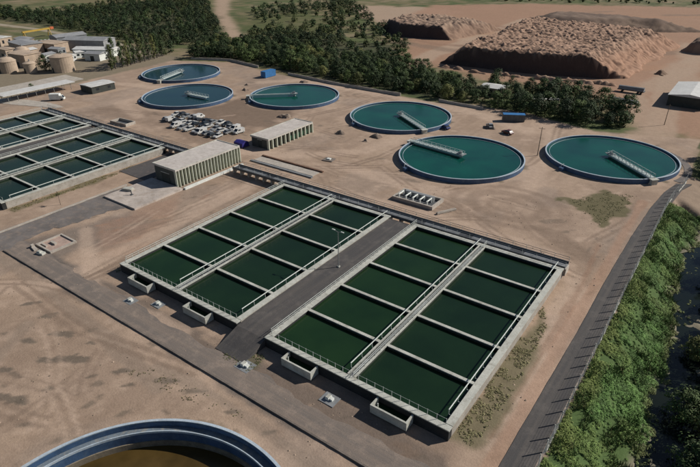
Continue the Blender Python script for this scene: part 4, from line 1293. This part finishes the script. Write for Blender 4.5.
t = thing('pallet_stack', 'small pale stack of boards on the loading apron', 'stack', (-131.2, 76.6, 0.45), R(20))
for k in range(4):
    B(-1.5 + 0.1 * k, 1.5 - 0.05 * k, -0.9, 0.9 - 0.1 * k, 0.18 * k + 0.01, 0.18 * k + 0.16).build('board', 'concrete' if k % 2 else 'concrete_warm', t)
t = thing('standpipe', 'thin dark standpipe on the pale loading apron', 'standpipe', (-127.6, 75.2, 0.45))
MB().tube((0, 0, 0), (0, 0, 1.5), 0.16, 8, 0.12).build('pipe', 'steel_dark', t)
B(-0.35, 0.35, -0.35, 0.35, 0, 0.12).build('flange', 'steel_dark', t)

# ------------------------------------------------------------------ trees
def leaf_cloud(rnd, clumps, per, leaf, base_col, spread, follow=1.0):
    """leaf quads scattered round clump centres -> verts, faces, per-vertex tint"""
    C = np.repeat(np.array([c[:3] for c in clumps]), per, 0)
    S = np.repeat(np.array([c[3] for c in clumps]), per)
    T = np.repeat(np.array([c[4] for c in clumps]), per)
    n = len(C)
    d = rnd.normal(size=(n, 3))
    d /= np.linalg.norm(d, axis=1)[:, None]
    rr = rnd.random(n) ** 0.45
    P = C + d * (S * rr)[:, None] * np.array([1, 1, spread])
    ctr = np.array([C[:, 0].mean(), C[:, 1].mean(), C[:, 2].min() * 0.6 + C[:, 2].mean() * 0.4])
    out = P - ctr
    out /= np.linalg.norm(out, axis=1)[:, None] + 1e-6
    nrm = out * 0.7 * follow + d * 0.75 + rnd.normal(size=(n, 3)) * 0.32 + np.array([0, 0, 0.25])
    nrm /= np.linalg.norm(nrm, axis=1)[:, None]
    ref = rnd.normal(size=(n, 3))
    e1 = np.cross(nrm, ref)
    e1 /= np.linalg.norm(e1, axis=1)[:, None]
    e2 = np.cross(nrm, e1)
    sz = leaf * (0.6 + 0.8 * rnd.random(n))
    a = (e1 * sz[:, None])
    b = (e2 * (sz * 0.62)[:, None])
    V = np.stack([P - a, P - b * 0.9, P + a, P + b * 0.9], 1).reshape(-1, 3)
    F = np.arange(n * 4).reshape(n, 4)
    tint = np.array(base_col)[None, :] * (T * (0.75 + 0.5 * rnd.random(n)))[:, None]
    warm = rnd.random(n)[:, None] * 0.25
    tint = tint * (1 + warm * np.array([0.5, 0.25, -0.2]))
    return V, F, np.repeat(tint, 4, 0)

def crown_clumps(rnd, w, h, z0, n, lump):
    out = []
    for i in range(n):
        u = rnd.random() * 2 * math.pi
        v = rnd.random() ** 0.8
        zz = z0 + h * v
        # widest a little below the middle
        prof = math.sin(math.pi * min(0.98, 0.12 + 0.83 * v)) ** 0.7
        rr = w / 2 * prof * math.sqrt(rnd.random()) * 0.92
        out.append((rr * math.cos(u), rr * math.sin(u), zz, lump * (0.6 + 0.6 * rnd.random()), 0.65 + 0.75 * rnd.random()))
    return out

def trunk_mesh(rnd, h, r_, spread, top):
    mb = MB()
    mb.tube((0, 0, -0.5), (0.1, 0.05, h * 0.55), r_, 7, r_ * 0.7)
    mb.tube((0.1, 0.05, h * 0.55), (0.0, 0.1, top), r_ * 0.7, 6, r_ * 0.2)
    for k in range(5):
        a = k * 1.26 + rnd.random()
        zz = h * (0.4 + 0.12 * k)
        mb.tube((0.07, 0.04, zz), (spread * math.cos(a), spread * math.sin(a), zz + spread * 0.8), r_ * 0.4, 5, r_ * 0.12)
    return mb.mesh('trunk', 'bark')

def tree_proto(seed, w, h, trunk_h, nclump, per, leaf, col, lump, spread=0.8):
    rnd = np.random.default_rng(seed)
    cl = crown_clumps(rnd, w, h - trunk_h, trunk_h, nclump, lump)
    V, F, T = leaf_cloud(rnd, cl, per, leaf, col, spread)
    cm = mesh_np('crown', V, F, 'leaf', T)
    tm = trunk_mesh(rnd, trunk_h + (h - trunk_h) * 0.3, 0.22 * h / 8, w * 0.25, h * 0.8)
    return cm, tm

DK = (0.036, 0.060, 0.026)
MD = (0.054, 0.086, 0.032)
OL = (0.092, 0.108, 0.042)
broad = [tree_proto(s, w, h, th, nc, 34, 0.27, c, lu) for s, (w, h, th, nc, c, lu) in enumerate((
    (8.5, 8.2, .7, 62, DK, 1.35), (9.5, 7.6, .6, 66, MD, 1.45), (7.0, 9.0, .8, 56, DK, 1.25), (8.0, 6.6, .5, 58, OL, 1.3), (9.0, 8.8, .8, 64, MD, 1.4), (6.4, 6.0, .4, 48, DK, 1.2)))]
slim = [tree_proto(40 + s, w, h, 1.2, 60, 30, 0.26, c, 0.9, 1.2) for s, (w, h, c) in enumerate(((4.2, 14.0, OL), (3.8, 15.5, MD), (4.6, 13.0, DK)))]

def tree(proto, name, loc, s, label, group=None, rz=None, sz=None):
    t = thing(name, label, 'tree', loc, rng.uniform(0, 6.28) if rz is None else rz, group)
    t.scale = (s, s, s * (sz or rng.uniform(0.88, 1.12)))
    inst('trunk', proto[1], t, (0, 0, 0))
    inst('crown', proto[0], t, (0, 0, 0))
    return t

def scatter(poly, n, dmin, seed, avoid=()):
    r_ = random.Random(seed)
    x0, x1 = min(p[0] for p in poly), max(p[0] for p in poly)
    y0, y1 = min(p[1] for p in poly), max(p[1] for p in poly)
    cand = np.array([(r_.uniform(x0, x1), r_.uniform(y0, y1)) for _ in range(n * 14)])
    ok = poly_sd(cand[:, 0], cand[:, 1], poly) > 0
    for a in avoid:
        ok &= poly_sd(cand[:, 0], cand[:, 1], a) < 0
    out = []
    grid = {}
    for x, y in cand[ok]:
        k = (int(x // dmin), int(y // dmin))
        if any((x - p[0]) ** 2 + (y - p[1]) ** 2 < dmin * dmin for i in (-1, 0, 1) for j in (-1, 0, 1) for p in grid.get((k[0] + i, k[1] + j), ())):
            continue
        grid.setdefault(k, []).append((x, y))
        out.append((x, y))
        if len(out) >= n:
            break
    return out

belt_l = [(-262, 212), (-240, 223), (-206, 218), (-186, 220), (-159, 213), (-136, 212.5), (-114, 211), (-96, 213), (-98, 232), (-122, 244), (-160, 262), (-200, 262), (-250, 256), (-300, 250)]
belt = scatter(belt_l, 225, 4.3, 5)
for (x, y) in belt:
    kq = rng.randrange(6)
    p = broad[kq]
    look = ('dark spreading', 'wide mid-green', 'tall dark', 'low olive-green', 'tall mid-green', 'small dark')[kq]
    where = 'two blue tanks' if x < -212 else 'blue container' if x < -180 else 'thin-walkway teal tank' if x < -140 else 'middle teal tank'
    lab = look + ' tree ' + ('at the front of' if y < 222 else 'within') + ' the belt behind the ' + where
    tree(p, 'leafy_tree', (x, y, -0.3), rng.uniform(0.5, 1.08), lab, 'trees of the belt behind the tanks')
cl_r = [(-92, 212), (-78, 211), (-61, 208), (-44, 207), (-33, 214), (-32, 226), (-50, 244), (-76, 248), (-95, 246)]
huts = [[(-97, 224), (-83, 224), (-83, 238), (-97, 238)], [(-72, 217), (-59, 217), (-59, 230), (-72, 230)]]
for (x, y) in scatter(cl_r, 52, 4.3, 9, huts):
    side = 'left of the huts' if x < -72 else 'right of the huts'
    kq = rng.choice((0, 0, 2, 2, 5, 4))
    look = ('dark spreading', '', 'tall dark', '', 'tall mid-green', 'small dark')[kq]
    lab = look + (' tree at the front edge of the right-hand clump, ' if y < 220 else ' tree inside the right-hand clump, ' if y < 233 else ' tree at the back of the right-hand clump, ') + side
    tree(broad[kq], 'leafy_tree', (x, y, -0.2), rng.uniform(0.6, 1.05), lab, 'trees round the huts on the right')
for k in range(12):
    x, y = -274 - k * 0.8 + rng.uniform(-1, 1), 166 + k * 3.5 + rng.uniform(-.8, .8)
    tree(slim[k % 3], 'slim_tree', (x, y, 0), rng.uniform(0.85, 1.05), ('first','second','third','fourth','fifth','sixth','seventh','eighth','ninth','tenth','eleventh','last')[k] + ' slim tree from the left in the row by the farthest tank', 'row of slim trees')
for (x, y, s, lab) in ((-303, 146, 0.95, 'dark round tree between the small silo and the nearest silo'), (-312, 160, 0.7, 'small dark tree behind the nearest beige silo'),
                       (-176, 300, 0.9, 'lone dark tree at the foot of the smaller mound'), (-12, 290, 1.1, 'dark tree beyond the white-roofed shed at the right edge'), (-15, 300, 0.9, 'second dark tree beyond the white-roofed shed'),
                       (-268, 120, 0.35, 'small round bush beside the long white canopy')):
    tree(broad[0], 'leafy_tree', (x, y, -0.2), s, lab)
# river side trees
for k, (x, y, s) in enumerate(((8.6, 69, 0.85), (10.5, 77, 1.1), (8.8, 86, 0.85), (9.6, 95, 1.05), (7.6, 104, 0.8), (7.4, 114, 0.95), (5.8, 125, 0.8), (4.6, 136, 0.7), (9.5, 61, 1.0), (5.4, 80, 0.7), (5.2, 97, 0.65))):
    tree(broad[(k * 2 + 1) % 6], 'leafy_tree', (x, y, float(gz(np.array(x), np.array(y))) - 0.2), s, ('nearest','second nearest','third nearest','fourth nearest','fifth nearest','sixth nearest','seventh nearest','farthest','foremost','small bushy near','small bushy middle')[k] + ' leafy tree over the dark river at the right edge', 'trees over the river')
for k, (x, y, s) in enumerate(((-3.5, 181, 0.75), (-0.5, 188, 0.85), (-3.0, 196, 0.8), (2, 178, 0.7))):
    tree(broad[k % 3], 'leafy_tree', (x, y, float(gz(np.array(x), np.array(y))) - 0.2), s, 'dark tree right of the curved path beyond the rightmost tank', 'trees right of the curved path')
# sapling
t = thing('sapling', 'thin sapling on the bare strip between the far basin and the yard road', 'tree', (-138.6, 61.2, -0.05))
MB().tube((0, 0, 0), (-0.3, 0.1, 3.4), 0.07, 6, 0.03).tube((-0.2, 0.05, 2.3), (0.5, 0.2, 3.3), 0.035, 5, 0.015).build('trunk', 'bark', t)
V, F, T = leaf_cloud(np.random.default_rng(3), [(-0.3, 0.1, 3.3, 0.7, 1.0), (0.4, 0.2, 3.2, 0.5, 0.9), (-0.2, -0.3, 2.8, 0.5, 0.8)], 30, 0.14, OL, 0.8)
inst('crown', mesh_np('crown', V, F, 'leaf', T), t, (0, 0, 0))

# far wood: one mass
far_poly = [(-595, 258), (-545, 289), (-564, 378), (-515, 432), (-405, 366), (-318, 288), (-279, 268), (-314, 312), (-300, 318), (-256, 300), (-268, 350), (-300, 390), (-375, 490), (-324, 464), (-253, 383),
            (-202, 337), (-178, 303), (-165, 268), (-300, 252), (-345, 226), (-446, 234), (-535, 231)]
far_poly2 = [(-330, 210), (-284, 207), (-262, 212), (-300, 252), (-345, 228)]
pts = scatter(far_poly, 1100, 6.0, 21, [[(-506, 436), (-480, 450), (-392, 364), (-312, 300), (-280, 262), (-296, 262), (-332, 293), (-406, 350)]]) + scatter(far_poly2, 18, 6, 22)
pts += scatter([(-369, 350), (-415, 437), (-363, 469), (-254, 345), (-241, 279), (-277, 270), (-300, 300)], 150, 8, 23, [[(-520, 450), (-480, 470), (-390, 385), (-305, 312), (-270, 262), (-296, 256), (-340, 290), (-420, 350)]])
pts += scatter([(-700, 320), (-582, 395), (-520, 440), (-600, 520), (-760, 420)], 90, 11, 24)
pts += scatter([(-330, 560), (-190, 600), (-60, 655), (-62, 700), (-330, 660)], 160, 6, 25)
pts += scatter([(-640, 232), (-540, 226), (-536, 262), (-620, 270)], 60, 7, 26)
VV, FF, TT = [], [], []
off = 0
rnd = np.random.default_rng(99)
for (x, y) in pts:
    lowf = float(fbm(np.array([x / 40]), np.array([y / 40]), 95, 3)[0])
    if lowf > 0.52 and rnd.random() < (0.35 if x > -420 else 0.22):
        continue
    s = rnd.uniform(0.45, 1.0) if lowf > 0.49 else rnd.uniform(0.7, 1.12)
    open_ = x > -330 and y > 290
    if y > 540 or x < -600:
        s *= 0.65
    if open_ and rnd.random() < 0.35:
        s *= 0.5
    colr = [DK, MD, OL][int(rnd.choice(3, p=(0.5, 0.35, 0.15) if not open_ else (0.25, 0.4, 0.35)))]
    cl = crown_clumps(rnd, 8.6 * s, 6.6 * s, 0.3, 20, 1.7 * s)
    V, F, T = leaf_cloud(rnd, cl, 19, 0.38, np.array(colr) * rnd.uniform(0.75, 1.25) * (0.55 + 0.9 * lowf), 0.8)
    V = V + np.array([x, y, -0.3])
    VV.append(V)
    FF.append(F + off)
    TT.append(T)
    off += len(V)
o = inst('far_wood', mesh_np('far_wood', np.concatenate(VV), np.concatenate(FF), 'leaf', np.concatenate(TT)), None, (0, 0, 0))
tag(o, 'far dark green wood spreading behind the tree belt to the top of the view', 'wood', kind='stuff')

# ------------------------------------------------------------------ ground cover
def blades(n, xy, h0, h1, wid, cols, zf, seed, lean=0.5):
    r_ = np.random.default_rng(seed)
    x, y = xy
    n = len(x)
    z = zf(x, y)
    h = h0 + (h1 - h0) * r_.random(n)
    a = r_.random(n) * 2 * np.pi
    la = r_.random(n) * 2 * np.pi
    ln = lean * h * r_.random(n)
    w_ = wid * (0.6 + 0.8 * r_.random(n))
    b0 = np.stack([x - w_ * np.cos(a), y - w_ * np.sin(a), z - 0.05], -1)
    b1 = np.stack([x + w_ * np.cos(a), y + w_ * np.sin(a), z - 0.05], -1)
    tp = np.stack([x + ln * np.cos(la), y + ln * np.sin(la), z + h], -1)
    V_ = np.stack([b0, b1, tp], 1).reshape(-1, 3)
    F_ = np.arange(n * 3).reshape(n, 3)
    return V_, F_, np.repeat(cols, 3, 0)

def cover(x, y, size, per, leaf, cols, lift, name, label, cat, seed, thin=0.42):
    """low leafy plants, one clump at each point"""
    r_ = np.random.default_rng(seed)
    z = gz(x, y)
    P = np.stack([x, y, z + size * lift], -1)
    C = np.repeat(P, per, 0)
    S = np.repeat(size, per)
    n_ = len(C)
    d = r_.normal(size=(n_, 3))
    d /= np.linalg.norm(d, axis=1)[:, None]
    d[:, 2] = np.abs(d[:, 2])
    Q = C + d * (S * r_.random(n_) ** 0.5)[:, None]
    nr = d * 0.9 + r_.normal(size=(n_, 3)) * 0.25 + np.array([0, 0, 0.7])
    nr /= np.linalg.norm(nr, axis=1)[:, None]
    e1 = np.cross(nr, r_.normal(size=(n_, 3)))
    e1 /= np.linalg.norm(e1, axis=1)[:, None]
    e2 = np.cross(nr, e1)
    sz = leaf * (0.6 + 0.9 * r_.random(n_))
    a, b = e1 * sz[:, None], e2 * (sz * thin)[:, None]
    V_ = np.stack([Q - a, Q - b, Q + a, Q + b], 1).reshape(-1, 3)
    F_ = np.arange(n_ * 4).reshape(n_, 4)
    T_ = np.repeat(cols, per, 0) * (0.7 + 0.6 * r_.random(n_))[:, None]
    o_ = inst(name, mesh_np(name, V_, F_, 'leaf', np.repeat(T_, 4, 0)), None, (0, 0, 0))
    return tag(o_, label, cat, kind='stuff')

n = 22000
bx = nrg.uniform(-8.7, 3.2, n)
by = nrg.uniform(38, 153, n)
ed = bx - river_edge(by)
clump = fbm(bx / 2.4, by / 2.4, 61, 3)
keep = (nrg.random(n) < sstep(0.34, 0.46, clump) * 0.92 + 0.08) & (nrg.random(n) < sstep(0.2, -2.6, ed) + 0.05)
bx, by, clump, ed = bx[keep], by[keep], clump[keep], ed[keep]
m_ = len(bx)
c = np.array((0.088, 0.170, 0.052))[None] * (0.35 + 1.35 * fbm(bx / 1.7, by / 1.7, 64, 3))[:, None] * (0.75 + 0.5 * nrg.random(m_))[:, None]
yel = sstep(-5.2, -8.3, bx + 3 * (fbm(bx / 3, by / 6, 62, 3) - 0.5)) * 0.55 + 0.45 * sstep(.52, .7, fbm(bx / 4, by / 7, 63, 3))
c = c + (np.array((0.150, 0.195, 0.062)) * (0.75 + 0.5 * nrg.random(m_))[:, None] - c) * np.clip(yel, 0, 0.85)[:, None]
drym = sstep(-2.6, -1.0, ed)[:, None] * 0.5
c = c + (np.array((0.20, 0.185, 0.10)) - c) * drym
cover(bx, by, 0.2 + 0.55 * np.clip(clump - 0.25, 0, 1) * (0.4 + 1.2 * nrg.random(m_)), 16, 0.19, c, 0.3, 'bank_grass', 'lush green reeds and grass covering the river bank', 'grass', 3, 0.2)

rx = nrg.uniform(-8.6, 1.5, 26000)
ry = nrg.uniform(38, 152, 26000)
rk = (fbm(rx / 2.0, ry / 3.5, 65, 3) > 0.53) & (rx - river_edge(ry) < -1.0)
rx, ry = rx[rk], ry[rk]
rc = np.where((nrg.random(len(rx)) < 0.3)[:, None], np.array((0.22, 0.21, 0.10))[None], np.array((0.105, 0.175, 0.055))[None]) * (0.6 + 0.8 * nrg.random(len(rx)))[:, None]
V, F, T = blades(len(rx), (rx, ry), 0.6, 1.5, 0.07, rc, lambda a, b: gz(a, b), 5, 1.0)
tag(inst('reeds', mesh_np('reeds', V, F, 'leaf', T), None, (0, 0, 0)), 'tall pale reeds standing out of the grass on the river bank', 'reeds', kind='stuff')

def weeds(poly, n, h0, h1, col, label, seed, thr=0.5):
    r_ = np.random.default_rng(seed)
    x0, x1 = min(p[0] for p in poly), max(p[0] for p in poly)
    y0, y1 = min(p[1] for p in poly), max(p[1] for p in poly)
    x, y = r_.uniform(x0, x1, n), r_.uniform(y0, y1, n)
    k = (poly_sd(x, y, poly) > 0) & (fbm(x / 1.3, y / 1.3, seed, 3) > thr)
    x, y = x[k], y[k]
    k = r_.random(len(x)) < 0.24
    x, y = x[k], y[k]
    c_ = np.array(col)[None] * (0.6 + 0.8 * r_.random(len(x)))[:, None]
    cover(x, y, np.full(len(x), h1 * 0.5) * (0.3 + 0.9 * r_.random(len(x))), 7, 0.11, c_, 0.0, 'weeds', label, 'weeds', seed)
weeds([(-20.3, 52), (-17.2, 52), (-16.6, 66), (-17.6, 84), (-20.3, 90)], 9000, 0.1, 0.5, (0.235, 0.22, 0.125), 'dry weeds along the outer wall of the near right basin', 71, 0.47)
weeds([(-31, 139), (-23, 152), (-16, 153), (-18, 140), (-20, 130), (-25, 134)], 9000, 0.06, 0.3, (0.135, 0.135, 0.07), 'patch of low green weeds on the bare yard', 72, 0.5)
weeds([(-60, 44.6), (-53, 44.6), (-53, 49), (-58, 49.5)], 1800, 0.1, 0.5, (0.19, 0.19, 0.09), 'weeds around the valve chamber below the raised road', 73, 0.45)
weeds([(-98.6, 50), (-96.7, 50), (-96.7, 101), (-98.4, 101)], 3000, 0.1, 0.45, (0.17, 0.165, 0.085), 'weeds along the left wall of the near left basin', 74, 0.5)
weeds([(-147.2, 52), (-144.4, 52), (-144.8, 82), (-147.2, 90)], 3500, 0.1, 0.5, (0.12, 0.115, 0.05), 'dry weeds along the wall of the far basin', 75, 0.45)
weeds([(-70, 33), (-50, 35.5), (-46, 38), (-66, 37)], 2600, 0.05, 0.2, (0.2, 0.175, 0.115), 'dry weeds between the brown tank and the kerb', 76, 0.58)

# stones and clods strewn over the yard
n = 5200
sx = nrg.uniform(-140, -13.5, n)
sy = nrg.uniform(8, 135, n)
ok = np.ones(n, bool)
for k in ('L', 'R', 'A'):
    ok &= ~((sx > BX[k] - 2) & (sx < BX[k] + 2 * CV + 2) & (sy > BY0 - 3) & (sy < 107))
ok &= np.hypot(sx - TANKS['T7'][0], sy - TANKS['T7'][1]) > 22.5
ok &= fbm(sx / 6, sy / 6, 81, 3) > 0.5
sx, sy = sx[ok], sy[ok]
s = 0.05 + 0.16 * nrg.random(len(sx)) ** 2.5
oct_v = np.array([(1, 0, 0), (0, 1, 0), (-1, 0, 0), (0, -1, 0), (0, 0, 1)], float)
oct_f = np.array([(0, 1, 4), (1, 2, 4), (2, 3, 4), (3, 0, 4)])
jit = 0.6 + 0.8 * nrg.random((len(sx), 5, 3))
V = oct_v[None] * jit * s[:, None, None] + np.stack([sx, sy, gz(sx, sy) - 0.02], -1)[:, None, :]
F = (oct_f[None] + 5 * np.arange(len(sx))[:, None, None]).reshape(-1, 3)
cc = np.array((0.30, 0.23, 0.175))[None] * (0.5 + 0.9 * nrg.random(len(sx)))[:, None]
o = inst('loose_stones', mesh_np('loose_stones', V.reshape(-1, 3), F, 'mound', np.repeat(cc, 5, 0)), None, (0, 0, 0))
tag(o, 'loose stones and clods strewn over the bare yard', 'stones', kind='stuff')

bpy.context.view_layer.update()
